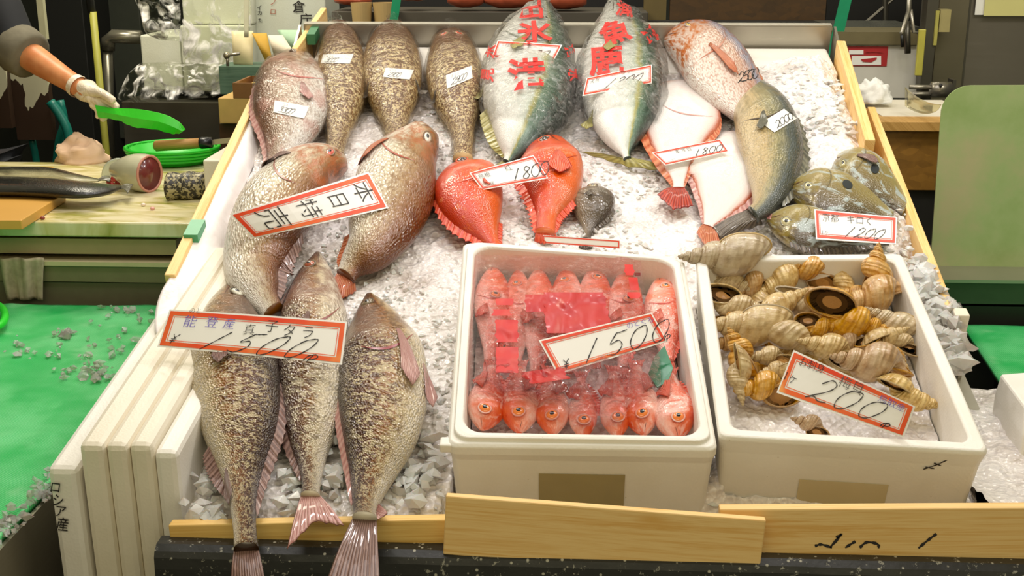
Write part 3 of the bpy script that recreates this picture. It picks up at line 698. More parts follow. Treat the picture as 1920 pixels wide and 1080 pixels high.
# brown board with peeling cream paint
def peel():
    t = NT('peeling_paint'); o = t.obj(); n = t.noise(t.mapping(o, (5, 5, 2.2)), 1.4, 4, .5)
    sp = t.n('ShaderNodeSeparateXYZ'); t.l(o, sp.inputs[0]); f = t.math('ADD', n, t.math('MULTIPLY', sp.outputs[2], 2.0))
    t.p(color=t.mix(t.math('GREATER_THAN', f, .55), lin('#33200f'), lin('#c4c0a0')), rough=.6); return t.m
tag(qbox(24, 105, 92, 262, 1.66, .03, peel(), 'peeling_board'), 'dark brown board with peeling cream paint below the sleeve', 'board')
tag(qbox(-20, 92, 14, 240, 1.63, .03, peel(), 'peeling_board'), 'cream painted board at the very left edge of the view', 'board')
tag(qbox(70, -30, 82, 74, 1.60, .02, plain('#b9b694', .6), 'cream_slat'), 'narrow cream slat beside the dark shirt sleeve', 'slat')
tag(qbox(86, -60, 165, 300, 2.6, .4, plain('#121310', .6), 'dark_locker', bev=.005), 'tall near-black locker behind the yellow green pole', 'locker')
tag(qbox(170, -60, 268, 260, 2.8, .3, plain('#34382e', .6), 'grey_cabinet', bev=.005), 'dark grey green cabinet behind the steel pipe', 'cabinet')

# foam boxes wrapped in plastic
FO3 = foam('#e6e8da')
tag(qbox(266, 66, 340, 170, 1.80, .30, FO3, 'foam_crate', bev=.006), 'foam crate at the left of the plastic wrapped stack', 'foam crate')
tag(qbox(341, 48, 470, 172, 1.78, .30, FO3, 'foam_crate', bev=.006), 'wide foam crate in the middle of the plastic wrapped stack', 'foam crate')
tag(qbox(340, -60, 470, 46, 1.80, .28, FO3, 'foam_crate', bev=.006), 'upper foam crate of the wrapped stack, resting on the wide one', 'foam crate')
wbx = tag(qbox(471, -60, 612, 172, 1.84, .26, foam('#d0d4c8'), 'foam_crate', bev=.004), 'grey white foam crate with black handwriting at the top of the stack', 'foam crate')
mb = MB(); FW_ = lambda x, y: AQ(x, y, 1.838)
for ch, x, y, sz, r in (('鮨', 563, 2, 26, 4), ('倉', 560, 12, 24, 3), ('庁', 573, 36, 24, 0), ('イ', 486, 14, 10, 0), ('カ', 487, 24, 10, 0), ('た', 488, 38, 9, 0)):
    if ch == '鮨': continue
    write(mb, lambda a_, b_: FW_(a_, 2*y-b_), ch, x, y, sz, rot=r, off=.01)
mb.build('handwriting', INK, wbx)
mb = MB()
for ch, x, y, sz in (('ノ', 512, 4, 14), ('ロ', 512, 22, 13)): write(mb, lambda a_, b_: FW_(a_, 2*y-b_), ch, x, y, sz, rot=-4)
mb.build('red_handwriting', plain('#a8604c', .5), wbx)
FILM2 = clear_film('bag_film', '#f6f7f2', haze=.6, crink=9, gl=.10, bd=.004)
def crumple(poly_l, poly_r, Y, amp, name, label, film, n1=36, n2=26, seed=0, cat='plastic bag'):
    L = cr([(a, b, 0) for a, b in poly_l], n1); R = cr([(a, b, 0) for a, b in poly_r], n1); P = []
    for i in range(n1):
        row = []
        for j in range(n2):
            q = L[i].lerp(R[i], j/(n2-1)); e = math.sin(math.pi*j/(n2-1))
            d = amp*(e*.9+.55*noise.noise(Vector((q.x*.025, q.y*.03, seed)))+.3*noise.noise(Vector((q.x*.07, q.y*.08, seed+3))))
            row.append(AQ(q.x, q.y, Y-d))
        P.append(row)
    return tag(MB().grid(P, .001, Vector((0, -1, 0))).build(name, film, smooth=True), label, cat)
crumple([(242, -20), (262, 20), (272, 60), (300, 75)], [(335, -20), (338, 20), (340, 50), (345, 78)], 1.72, .06, 'plastic_bag', 'clear plastic bag bulging off the top left of the foam crates', FILM2, seed=2)
crumple([(262, 118), (240, 140), (226, 168), (222, 186), (250, 192)], [(330, 116), (420, 122), (430, 150), (420, 172), (400, 182)], 1.74, .07, 'plastic_bag', 'loose clear plastic wrap round the foot of the foam crates', FILM2, seed=6)
crumple([(340, -40), (342, 50), (344, 110), (350, 125)], [(470, -40), (470, 50), (455, 110), (440, 125)], 1.765, .02, 'plastic_bag', 'clear plastic wrap stretched over the middle foam crates', FILM2, seed=11)

# wooden caddy with sticks, papers and small drawers
t = thing('wooden_cabinet', AQ(440, 200, 1.5), 'small wooden cabinet of trays left of the tray\'s upper end', 'cabinet')
qbox(410, 184, 500, 232, 1.40, .18, plain('#c8a460', .5), 'pale_drawer', bev=.003, parent=t)
qbox(414, 232, 500, 330, 1.42, .16, plain('#4a3018', .5), 'dark_shelf', parent=t); qbox(418, 330, 496, 900, 1.43, .14, DARK, 'cabinet_foot', parent=t)
t = thing('wooden_tray', AQ(470, 160, 1.42), 'brown open wooden tray holding paper, on top of the small cabinet', 'tray')
A, B = AQ(440, 184, 1.40), AQ(520, 184, 1.40); zt = AQ(480, 156, 1.40).z; w_ = (B.x-A.x)/2; cx = (A.x+B.x)/2
BRN = plain('#7a5028', .5)
MB().box((cx, DQ(1.40)+.1, A.z+.004), (w_, 0, 0), (0, .10, 0), (0, 0, .003)).build('tray_floor', BRN, t)
for dx, dy, hx, hy in ((0, DQ(1.40)+.003, w_, .004), (0, DQ(1.40)+.197, w_, .004), (-w_, DQ(1.40)+.1, .004, .10), (w_, DQ(1.40)+.1, .004, .10)):
    MB().box((cx+dx, dy, (A.z+zt)/2), (hx, 0, 0), (0, hy, 0), (0, 0, (zt-A.z)/2)).build('tray_side', BRN, t)
tag(MB().box((cx, DQ(1.40)+.09, zt-.012), (w_*.75, .0, .004), (0, .07, 0), (0, 0, .001)).build('folded_paper', plain('#d8b860', .6)), 'folded yellow paper lying in the brown wooden tray', 'paper')
gb = tag(qbox(411, 124, 505, 178, 1.62, .14, wood('#3c5a48', '#55705c'), 'green_crate', bev=.003), 'weathered green wooden crate holding sticks and papers', 'crate')
zg = AQ(450, 124, 1.62).z
def slip(x0, y0, x1, y1, xa, xb, Y, m, name, label, cat='paper', curl=.02):
    P = []
    for i in range(10):
        s_ = i/9; row = []
        for j in range(6):
            u_ = j/5; X = (x0+(x1-x0)*u_)*(1-s_)+(xa+(xb-xa)*u_)*s_; row.append(AQ(X, y1+(y0-y1)*s_, Y-curl*math.sin(s_*2.5+u_)))
        P.append(row)
    return tag(MB().grid(P, .0015, Vector((0, -1, 0))).build(name, m, smooth=True), label, cat)
slip(438, 58, 474, 124, 434, 475, 1.66, plain('#e2d4a8', .5), 'wooden_spatulas', 'pale bundle of flat wooden spatulas in the green crate', 'spatulas')
slip(500, 62, 512, 120, 472, 500, 1.65, plain('#d0a43c', .6), 'yellow_leaf_paper', 'yellow paper strip curling out of the green crate')
slip(516, 66, 560, 112, 502, 530, 1.64, plain('#ece0c8', .6), 'receipt_bundle', 'cream slips with red print stuck in the green crate')
slip(540, 56, 575, 100, 520, 572, 1.67, plain('#a8c8a8', .6), 'pale_green_paper', 'pale green paper behind the cream slips')
slip(458, -40, 466, 70, 456, 468, 1.62, plain('#d8d6bc', .5), 'white_stick', 'tall narrow white stick rising from the green crate', 'stick', 0)
t = thing('round_knob', AQ(426, 105, 1.6), 'round brass knob on a short bar above the green crate', 'knob')
q = MB(); sphere(q, AQ(425, 104, 1.6), (.011, 0, 0), (0, .011, 0), (0, 0, .012)); q.build('ball', steel('#b0a890', .25), t, smooth=True)
MB().tube([AQ(425, 104, 1.6), AQ(450, 100, 1.6)], .005, 8).build('bar', STEEL, t, smooth=True); MB().tube([AQ(426, 104, 1.6), AQ(427, 124, 1.6)], .005, 8).build('post', STEEL, t, smooth=True)

# ================================================================ behind the head of the tray
Yb = 1.75
tag(qbox(622, 22, 1215, 46, Yb, .3, plain('#4a443a', .5, sc=8), 'back_shelf', bev=.003), 'dark brown shelf running behind the head of the tray', 'shelf')
tag(qbox(600, -80, 1230, 12, Yb+.34, .1, plain('#0d0c0b', .6), 'black_board'), 'black panel behind the red packages', 'panel')
for k, (x0, x1) in enumerate(((654, 694), (695, 742))):
    T, Bt = AQ((x0+x1)/2, 6, Yb-.05), AQ((x0+x1)/2, 48, Yb-.05); r = (AQ(x1, 20, Yb-.05)-AQ(x0, 20, Yb-.05)).length/2; c = Vector((T.x, DQ(Yb-.05)+r, 0))
    rg = [[c+Vector((math.cos(2*math.pi*a_/24)*rr, math.sin(2*math.pi*a_/24)*rr, z)) for a_ in range(24)] for rr, z in ((r*.85, Bt.z), (r, T.z), (r*.95, T.z), (r*.8, Bt.z+.01))]
    tag(MB().loft(rg).build('paper_cup', plain('#b89c68', .6, var=.05), smooth=False), ['left one of two brown paper cups behind the tray', 'right one of two brown paper cups, by the green strap'][k], 'cup', 'brown paper cups')
GST = plain('#0a8f62', .4)
def strap(x0, y0, x1, y1, Y, wpx, label):
    P = [[AQ(x0+(x1-x0)*i/9+d, y0+(y1-y0)*i/9, Y) for d in (-wpx/2, wpx/2)] for i in range(10)]
    return tag(MB().grid(P, .003, Vector((0, -1, 0))).build('green_strap', GST), label, 'strap')
strap(752, -60, 735, 62, 1.58, 16, 'green strap rising behind the second wrapped brown fish')
strap(1600, -60, 1560, 110, 1.50, 22, 'green strap at the right end of the steel tray back')
MEAT = plain('#b4563a', .3, var=.3, sc=40, bumpy=.4)
for k, (x0, x1, y0, y1) in enumerate(((622, 690, -10, 12), (740, 800, -16, 4), (836, 905, -20, 17), (906, 1000, -20, 18), (1010, 1100, -20, 20))):
    z = 0; A, B = AQ(x0, y1, Yb), AQ(x1, y1, Yb); tz = AQ(x0, y0, Yb).z; rg = []
    for i in range(12):
        s_ = i/11; e = max(.25, math.sin(math.pi*(.08+.84*s_)))**.5; c = Vector((A.x+(B.x-A.x)*s_, DQ(Yb)+.07, (A.z+tz)/2))
        rg.append([c+Vector((0, .06*e*math.cos(2*math.pi*a_/16), (tz-A.z)/2*e*math.sin(2*math.pi*a_/16)+.004*noise.noise(Vector((s_*5, a_, k))))) for a_ in range(16)])
    tag(MB().loft(rg).build('red_seafood_pack', MEAT, smooth=True), ['red pack of boiled seafood at far left of the back shelf', 'small red pack above the paper cups', 'long red pack left of the first bagged fish head', 'red pack partly behind the first bagged fish head', 'red pack between the two bagged fish heads'][k], 'seafood pack', 'red packs on the back shelf')
def osb(c1='#5c3e16', c2='#3a2810'):
    t = NT('dark_particle_board'); o = t.obj(); v = t.vor(t.mapping(o, (30, 30, 60)), 1.0, out='Color'); s_ = t.n('ShaderNodeSeparateColor'); t.l(v, s_.inputs[0]); n = t.noise(o, 60, 4)
    t.p(color=t.mix(t.math('MULTIPLY', t.math('ADD', n, s_.outputs[0]), .5), lin(c2), lin(c1)), rough=.5); return t.m
tag(qbox(1208, -60, 1250, 46, Yb+.1, .03, plain('#6a5a30', .5), 'brown_board'), 'narrow olive brown panel behind the second bagged fish', 'panel')
tag(qbox(1257, -60, 1550, 46, Yb+.1, .03, osb(), 'brown_board'), 'wide dark brown particle board panel behind the red sea bream', 'panel')
tag(qbox(1160, 40, 1552, 50, Yb+.05, .06, DARK, 'dark_ledge'), 'dark ledge under the brown particle board panel', 'ledge')

# ================================================================ right background
t = thing('white_carton', AQ(1645, 120, 1.5), 'white carton with a red printed label behind the right side board', 'carton')
qbox(1576, 84, 1722, 184, 1.50, .26, plain('#d8d4c8', .5, var=.05), 'carton_body', bev=.002, parent=t)
qbox(1566, 60, 1722, 84, 1.49, .28, plain('#6e6444', .5), 'olive_top', parent=t)
lab = qbox(1588, 87, 1664, 124, 1.498, .002, plain('#b3282c', .5, var=.03), 'red_label', parent=t)
mb = MB(); FQ = lambda x, y: AQ(x, y, 1.4965)
for r in ((1592, 94, 1619, 102), (1597, 105, 1652, 122)): mb.add([FQ(r[0], r[3]), FQ(r[2], r[3]), FQ(r[2], r[1]), FQ(r[0], r[1])], [(0, 1, 2, 3)])
mb.build('label_panels', WHITE, lab)
mb = MB(); FQ2 = lambda x, y: AQ(x, y, 1.495); mb.add([FQ2(1614, 111), FQ2(1644, 108), FQ2(1644, 111), FQ2(1634, 117), FQ2(1618, 116)], [(0, 1, 2, 3, 4)]); stroke(mb, FQ2, [(1624, 97), (1640, 96), (1656, 98)], 2.5); mb.build('label_emblem', plain('#b3282c', .5, var=.03), lab)
t = thing('storage_rack', AQ(1680, 30, 2.0), 'dark rack of shelves and wires at the upper right', 'rack')
qbox(1552, -80, 1740, 60, 2.3, .05, plain('#12100d', .6), 'back_board', parent=t)
MB().tube([AQ(1620, 45, 1.9), AQ(1680, -6, 1.9)], .006, 8).build('brace', STEELD, t); MB().tube([AQ(1660, -40, 1.9), AQ(1660, 50, 1.9)], .010, 8).build('upright', STEELD, t)
qbox(1560, 50, 1725, 60, 1.62, .3, steel('#8a8c84', .3), 'shelf', parent=t)
t = thing('hanging_clamp', AQ(1700, 50, 1.55), 'bent steel clamp hanging in front of the white carton', 'clamp')
MB().tube([AQ(1706, -30, 1.45), AQ(1704, 20, 1.45), AQ(1692, 60, 1.45), AQ(1688, 64, 1.45)], .007, 8).build('hook', STEEL, t, smooth=True)
MB().tube([AQ(1708, 18, 1.45), AQ(1713, 60, 1.45), AQ(1726, 62, 1.45)], .005, 8).build('hook', STEEL, t, smooth=True); MB().tube([AQ(1701, 40, 1.46), AQ(1702, 100, 1.46)], .009, 8).build('shank', STEELD, t, smooth=True)
MB().tube([AQ(1691, 62, 1.45), AQ(1692, 88, 1.45)], .005, 8).build('tip', plain('#181818', .4), t, smooth=True)
tag(qbox(1736, -80, 1757, 165, 1.46, .05, steel('#6a665c', .4), 'dark_post'), 'narrow dark steel post beside the yellow strip', 'post')
t = thing('steel_column', AQ(1780, 80, 1.5), 'steel column with a yellow edged switch box at upper right', 'column')
qbox(1757, -80, 1812, 200, 1.50, .1, steel('#8c8470', .35), 'column_body', parent=t); qbox(1762, 18, 1782, 60, 1.46, .04, plain('#a89c6a', .4), 'switch_box', parent=t); qbox(1753, 20, 1759, 85, 1.455, .03, plain('#b4ac58', .4), 'yellow_edge', parent=t)
qbox(1720, 55, 1733, 142, 1.42, .012, plain('#b8b04c', .4), 'yellow_strip', bev=.002, parent=t)['label'] = 'upright yellow strip'
for y in (163, 176): MB().tube([AQ(1705, y, 1.36), AQ(1750, y, 1.36)], .006, 10).build('tube', STEEL, t, smooth=True)
MB().tube([AQ(1746, 168, 1.36), AQ(1782, 168, 1.36)], .022, 18).build('valve_body', steel('#9a9488', .3), t, smooth=True)
qbox(1750, 150, 1756, 900, 1.42, .05, STEELD, 'valve_post', parent=t)
MB().tube([AQ(1764, 160, 1.345), AQ(1764, 160, 1.332)], .005, 10).build('bolt', DARK, t, smooth=True)
t = thing('steel_cabinet', AQ(1880, 80, 1.5), 'large grey steel cabinet behind the rounded splash plate', 'cabinet')
qbox(1814, -160, 2300, 240, 1.52, .5, steel('#8f887c', .42), 'cabinet_front', parent=t); qbox(1818, -160, 1822, 165, 1.515, .01, STEELD, 'seam', parent=t)
ppr = thing('notice_papers', AQ(1880, 15, 1.5), 'yellow notice sheets over white ones pinned on the steel cabinet', 'notice')
qbox(1832, -60, 1900, 28, 1.512, .003, WHITE, 'white_sheet', parent=ppr); qbox(1849, -60, 2000, 30, 1.506, .003, plain('#ddd68e', .5, var=.03), 'yellow_sheet', parent=ppr)
blob('white_towel', ((1610, 158), (1678, 196)), AQ(1640, 194, 1.2).z, .055, plain('#f2f0ea', .8, sc=50, bumpy=.6), 'crumpled white towel behind the upper right side board', 'towel', 5, .3, freq=2.5)
o = bpy.context.scene.objects['white_towel']
zb = AQ(1650, 194, 1.15).z
tag(MB().box((AQ(1640, 194, 1.28).x+.07, DQ(1.2), zb-.03), (.12, 0, 0), (0, .16, 0), (0, 0, .01)).build('towel_shelf', FOAM2), 'pale ledge carrying the white towel', 'ledge')
t = thing('wooden_block', AQ(1700, 290, 1.0), 'heavy stained wooden block with a rim on the right, before the steel plate', 'block')
A = AQ(1648, 238, 1.05); B = AQ(1765, 238, 1.05); zl = AQ(1700, 350, 1.05).z
MB().box(((A.x+B.x)/2+.02, DQ(1.05)+.12, (A.z+zl)/2-.01), ((B.x-A.x)/2+.02, 0, 0), (0, .11, 0), (0, 0, (A.z-zl)/2)).build('block_body', osb('#a87830', '#6e4c1c'), t)
MB().box(((A.x+B.x)/2+.02, DQ(1.05)+.12, zl/2-.006), ((B.x-A.x)/2, 0, 0), (0, .10, 0), (0, 0, zl/2-.006)).build('block_stand', DARK, t)
MB().box(((A.x+B.x)/2+.02, DQ(1.05)+.115, A.z+.003), ((B.x-A.x)/2+.026, 0, 0), (0, .125, 0), (0, 0, .012)).build('block_top', wood('#b08440', '#c89c58'), t, bev=.002)
P = [[AQ(1697+ (1765-1697)*j/12, 163+ (196-163)*(1-(1-j/12)**2)+i*(197-163)/6*(1-j/12)*.0+i*6*(1-j/12)**.5, 1.13-.1*math.sin(j/12*1.5)) for j in range(13)] for i in range(7)]
tag(MB().grid(P, .002, Vector((0, -1, 0))).build('curved_guard', clear_film('acrylic', '#f0ecd8', haze=.2, crink=3), smooth=True), 'curved clear plastic guard edged in cream above the wooden block', 'guard')

# ================================================================ the worker at the left counter
YW = 1.86
SKIN = NT('warm_skin'); _o = SKIN.obj(); _n = SKIN.noise(_o, 20, 4)
SKIN.p(color=SKIN.ramp(_n, [(.35, '#c87c4c'), (.65, '#dc9866')]), rough=.45, sss=.08, normal=SKIN.bump(_n, .15, .003)); SKIN = SKIN.m
GLOVE = NT('white_rubber_glove'); _o = GLOVE.obj(); _n = GLOVE.noise(_o, 38, 4, .6, 1.2)
GLOVE.p(color=GLOVE.ramp(_n, [(.35, '#d8c8b0'), (.6, '#efe4d2')]), rough=.4, normal=GLOVE.bump(_n, .7, .006)); GLOVE = GLOVE.m
SHIRT = plain('#16181f', .8, var=.3, sc=14, bumpy=.6); CUFF = plain('#6c6656', .85, var=.25, sc=40, bumpy=.6)
def skinned(name, joints, edges, mat, parent, root=0, sub=2):
    """joints (point, radius[, radius2]); one skin-modifier surface"""
    base = wloc(parent); me = bpy.data.meshes.new(name); me.from_pydata([Vector(j[0])-base for j in joints], edges, []); me.materials.append(mat)
    o = bpy.data.objects.new(name, me); COL.objects.link(o); o.parent = parent
    o.modifiers.new('skin', 'SKIN').use_smooth_shade = True; m2 = o.modifiers.new('sub', 'SUBSURF'); m2.levels = sub; m2.render_levels = sub
    for v, j in zip(me.skin_vertices[0].data, joints): v.radius = (j[1], j[2] if len(j) > 2 else j[1])
    me.skin_vertices[0].data[root].use_root = True
    return o
W_ = AY(147, 163, YW); E_ = AY(30, 88, YW+.10); SH = E_+Vector((-.13, .06, .26)); Sx, Sy = SH.x-.19, SH.y+.05
T = thing('person', (Sx, Sy, 0), 'person in a dark shirt with rolled grey cuff and white glove, holding a green scraper', 'person')
hip = 0.93; J = [((Sx, Sy, hip), .15, .11), ((Sx, Sy, hip+.25), .14, .10), ((Sx, Sy, SH.z-.06), .16, .11), ((Sx, Sy, SH.z+.08), .055), ((Sx+.01, Sy-.02, SH.z+.17), .075, .09), ((Sx+.01, Sy-.03, SH.z+.28), .085, .10), ((Sx+.01, Sy-.02, SH.z+.35), .05),
     (SH, .060), (SH.lerp(E_, .5), .050), (E_, .045), (E_.lerp(W_, .35), .043), (E_.lerp(W_, .75), .033), (W_, .027, .030), (AY(172, 182, YW-.02), .030, .016),
     ((2*Sx-SH.x, SH.y, SH.z), .060), ((2*Sx-SH.x-.08, SH.y-.05, SH.z-.26), .045), ((2*Sx-SH.x+.02, SH.y-.24, SH.z-.36), .030),
     ((Sx-.09, Sy, hip-.08), .095), ((Sx-.10, Sy, .5), .065), ((Sx-.10, Sy, .08), .042), ((Sx-.10, Sy-.13, .04), .035),
     ((Sx+.09, Sy, hip-.08), .095), ((Sx+.10, Sy, .5), .065), ((Sx+.10, Sy, .08), .042), ((Sx+.10, Sy-.13, .04), .035)]
ED = [(0, 1), (1, 2), (2, 3), (3, 4), (4, 5), (5, 6), (2, 7), (7, 8), (8, 9), (9, 10), (10, 11), (11, 12), (12, 13), (2, 14), (14, 15), (15, 16), (0, 17), (17, 18), (18, 19), (19, 20), (0, 21), (21, 22), (22, 23), (23, 24)]
skinned('body', J, ED, SKIN, T)
E2 = E_.lerp(W_, .16)
skinned('shirt', [((Sx, Sy, hip-.02), .18, .14), ((Sx, Sy, hip+.25), .17, .13), ((Sx, Sy, SH.z-.05), .19, .14), ((Sx, Sy, SH.z+.03), .09), (SH, .085), (SH.lerp(E_, .5), .075), (E_, .066), (E2, .062), ((2*Sx-SH.x, SH.y, SH.z), .085), ((2*Sx-SH.x-.08, SH.y-.05, SH.z-.26), .07)],
    [(0, 1), (1, 2), (2, 3), (2, 4), (4, 5), (5, 6), (6, 7), (2, 8), (8, 9)], SHIRT, T)
skinned('trousers', [((Sx, Sy, hip-.02), .17, .13), ((Sx-.09, Sy, hip-.10), .12), ((Sx-.10, Sy, .5), .09), ((Sx-.10, Sy, .08), .075), ((Sx+.09, Sy, hip-.10), .12), ((Sx+.10, Sy, .5), .09), ((Sx+.10, Sy, .08), .075)], [(0, 1), (1, 2), (2, 3), (0, 4), (4, 5), (5, 6)], plain('#20232b', .8), T)
d = (W_-E_).normalized(); a0 = E_.lerp(W_, -.02); path = [a0+d*x for x in (0, .02, .045, .062, .070, .066)]; MB().tube(path, [.070, .074, .071, .069, .060, .046], 22, cap=False).build('rolled_cuff', CUFF, T, smooth=True)
q = MB(); sphere(q, (Sx+.01, Sy, SH.z+.29), (.092, 0, 0), (0, .108, 0), (0, 0, .10), 20, 12); q.build('hair', plain('#15120f', .6), T, smooth=True)
P_ = lambda x, y, dy: AY(x, y, YW+dy)
HJ = [(W_-d*.012, .031, .033), (P_(160, 172, -.005), .031, .030), (P_(178, 182, -.012), .036, .021), (P_(192, 190, -.018), .030, .016),
      (P_(206, 190, -.04), .0125), (P_(216, 198, -.05), .0115), (P_(222, 205, -.048), .010),           # index
      (P_(205, 200, -.03), .0125), (P_(212, 212, -.035), .0115), (P_(205, 221, -.03), .010),           # middle
      (P_(196, 206, -.025), .012), (P_(198, 218, -.028), .011), (P_(190, 225, -.018), .0095),          # ring
      (P_(184, 205, -.015), .011), (P_(186, 216, -.018), .0095), (P_(181, 221, -.010), .0085),         # little
      (P_(186, 172, -.045), .013), (P_(203, 182, -.065), .012), (P_(216, 192, -.068), .0105)]          # thumb
skinned('glove', HJ, [(0, 1), (1, 2), (2, 3), (3, 4), (4, 5), (5, 6), (3, 7), (7, 8), (8, 9), (2, 10), (10, 11), (11, 12), (2, 13), (13, 14), (14, 15), (1, 16), (16, 17), (17, 18)], GLOVE, T)
a0 = W_-d*.004; MB().tube([a0-d*.012, a0, a0+d*.006], [.031, .0325, .032], 20, cap=False).build('glove_cuff', GLOVE, T, smooth=True)
top = cr([(178, 197, 0), (214, 203, 0), (258, 205, 0), (305, 214, 0), (334, 228, 0), (347, 243, 0)], 26); bot = cr([(184, 220, 0), (222, 226, 0), (250, 238, 0), (292, 243, 0), (322, 251, 0), (338, 250, 0)], 26)
P = [[AY(t_.x, t_.y, YW-.052-.012*math.sin(i*.12)), AY((t_.x+b_.x)/2, (t_.y+b_.y)/2, YW-.062-.012*math.sin(i*.12)), AY(b_.x, b_.y+.8*math.sin(i*1.9), YW-.052-.012*math.sin(i*.12))] for i, (t_, b_) in enumerate(zip(top, bot))]
tag(MB().grid(P, .004, Vector((0, -1, 0))).build('green_scraper', plain('#34c824', .35, var=.08), smooth=False), 'bright green curved plastic scraper held in the gloved hand', 'scraper')

# ================================================================ fish
def fish_mat(name, ramp, spot, spot_amt=.6, spot_scale=60, spot_thr=(.45, .6), stretch=(1, 1), scale=150, scale_amt=.3, head='#7a5a44', head_amt=.5, gill=.25, rough=.28, belly_clear=.35, band=.25, pink=None, bumpy=.5, verm=None, vs_=120, vamt=.85, vthr=(.49, .56), vstr=(1, 1), sat=1.25, val=.80, vtop=1.02):
    t = NT(name); u = t.uv('m'); f = t.uv('f')
    oi = t.n('ShaderNodeObjectInfo'); cb = t.n('ShaderNodeVectorMath', operation='ADD'); sc_ = t.n('ShaderNodeVectorMath', operation='SCALE')
    cx = t.n('ShaderNodeCombineXYZ'); t.l(oi.outputs['Random'], cx.inputs[2]); t.l(cx.outputs[0], sc_.inputs[0]); sc_.inputs['Scale'].default_value = 7.0
    t.l(u, cb.inputs[0]); t.l(sc_.outputs[0], cb.inputs[1]); uu = cb.outputs[0]
    sp = t.n('ShaderNodeSeparateXYZ'); t.l(f, sp.inputs[0]); s_, d_ = sp.outputs[0], sp.outputs[1]
    n1 = t.noise(uu, 28, 3); dd = t.math('ADD', d_, t.math('MULTIPLY', t.math('SUBTRACT', n1, .5), band))
    c = t.ramp(dd, ramp)
    n2 = t.noise(t.mapping(uu, (stretch[0], stretch[1], 1)), spot_scale, 3, .55, 1.0)
    m = t.math('MULTIPLY', t.smooth(n2, *spot_thr), spot_amt); m = t.math('MULTIPLY', m, t.smooth(dd, belly_clear-.2, belly_clear+.2))
    c = t.mix(m, c, lin(spot))
    if verm:
        n4 = t.noise(t.mapping(uu, (vstr[0], vstr[1], 1)), vs_, 2, .5, 1.3); mk = t.math('MULTIPLY', t.math('MULTIPLY', t.smooth(n4, *vthr), vamt), t.smooth(s_, gill-.1, gill+.15))
        c = t.mix(t.math('MULTIPLY', mk, t.smooth(dd, vtop, vtop-.32)), c, lin(verm))
    vu = t.mapping(uu, (1.0, 1.25, 1)); v = t.vor(vu, scale); vs = t.smooth(v, .45, .8)
    hm = t.smooth(s_, gill-.02, gill+.03)
    c = t.mix(t.math('MULTIPLY', t.math('MULTIPLY', vs, hm), scale_amt), c, lin(spot))
    hi = t.math('MULTIPLY', t.math('MULTIPLY', t.smooth(v, .3, .05), hm), scale_amt*.45); c = t.mix(hi, c, lin('#efe8dc'))
    n3 = t.noise(uu, 45, 4, .6)
    hc = t.mix(t.smooth(n3, .35, .65), lin(head), c)
    inv = t.math('MULTIPLY', t.math('SUBTRACT', 1.0, hm), head_amt); c = t.mix(inv, c, hc)
    if pink: c = t.mix(t.math('MULTIPLY', t.smooth(t.noise(uu, 13, 3), .5, .66), .6), c, lin(pink))
    hs = t.n('ShaderNodeHueSaturation'); t.l(c, hs.inputs['Color']); hs.inputs['Saturation'].default_value = sat; hs.inputs['Value'].default_value = val; c = hs.outputs[0]
    n5 = t.noise(uu, 170, 2, .6); bh = t.math('ADD', t.math('MULTIPLY', t.math('MULTIPLY', v, hm), 1.0), t.math('ADD', t.math('MULTIPLY', n3, .8), t.math('MULTIPLY', n5, .6))); bn = t.bump(bh, bumpy, .003)
    t.p(color=c, rough=t.math('ADD', t.math('MULTIPLY', n3, .25), rough-.08), spec=.5, coat=.5, coatr=.10, normal=bn, cn=t.bump(bh, bumpy*.75, .003)); return t.m
def fin_mat(name, c1, c2, rays=26, rough=.35):
    t = NT(name); u = t.uv('m'); w_ = t.n('ShaderNodeTexWave', bands_direction='Y'); t.l(u, w_.inputs[0]); w_.inputs['Scale'].default_value = rays/6.28; w_.inputs['Distortion'].default_value = .6
    n = t.noise(u, 5, 3); c = t.mix(t.math('MULTIPLY', w_.outputs['Fac'], .7), lin(c1), lin(c2)); c = t.mix(t.smooth(n, .5, .8), c, lin(c2))
    t.p(color=c, rough=rough, coat=.3, normal=t.bump(w_.outputs['Fac'], .6, .002)); return t.m
IRIS = {}
def iris(c):
    if c not in IRIS: IRIS[c] = plain(c, .12, var=.1, bumpy=0, coat=1.0)
    return IRIS[c]
PUPIL = plain('#0b0b10', .06, var=0, bumpy=0, coat=1.0)
def hprofile(kind):
    return {'cod': [.08, .28, .46, .62, .77, .93, .98, 1.0, 1.0, .98, .93, .86, .76, .65, .54, .44, .36, .30, .27, .26, .28],
            'tai': [.07, .28, .48, .66, .82, .96, 1.0, 1.0, .98, .94, .88, .80, .70, .58, .46, .36, .28, .22, .19, .19, .22],
            'tuna': [.06, .26, .44, .60, .74, .85, .93, .98, 1.0, 1.0, .98, .93, .85, .75, .63, .50, .37, .25, .15, .10, .10],
            'flat': [.14, .42, .66, .84, .94, 1.0, 1.02, 1.0, .95, .87, .77, .66, .55, .45, .36, .28, .22, .18, .16, .15, .16],
            'rock': [.12, .36, .54, .68, .80, .90, .95, .98, 1.0, .98, .95, .90, .82, .74, .66, .58, .50, .42, .36, .32, .30],
            'eel': [.30, .55, .72, .84, .92, .97, 1.0, 1.0, 1.0, .98, .96, .94, .90, .86, .80, .72, .62, .50, .38, .26, .12]}[kind]
FISH = []
MOUTH = plain('#5a2c24', .35)
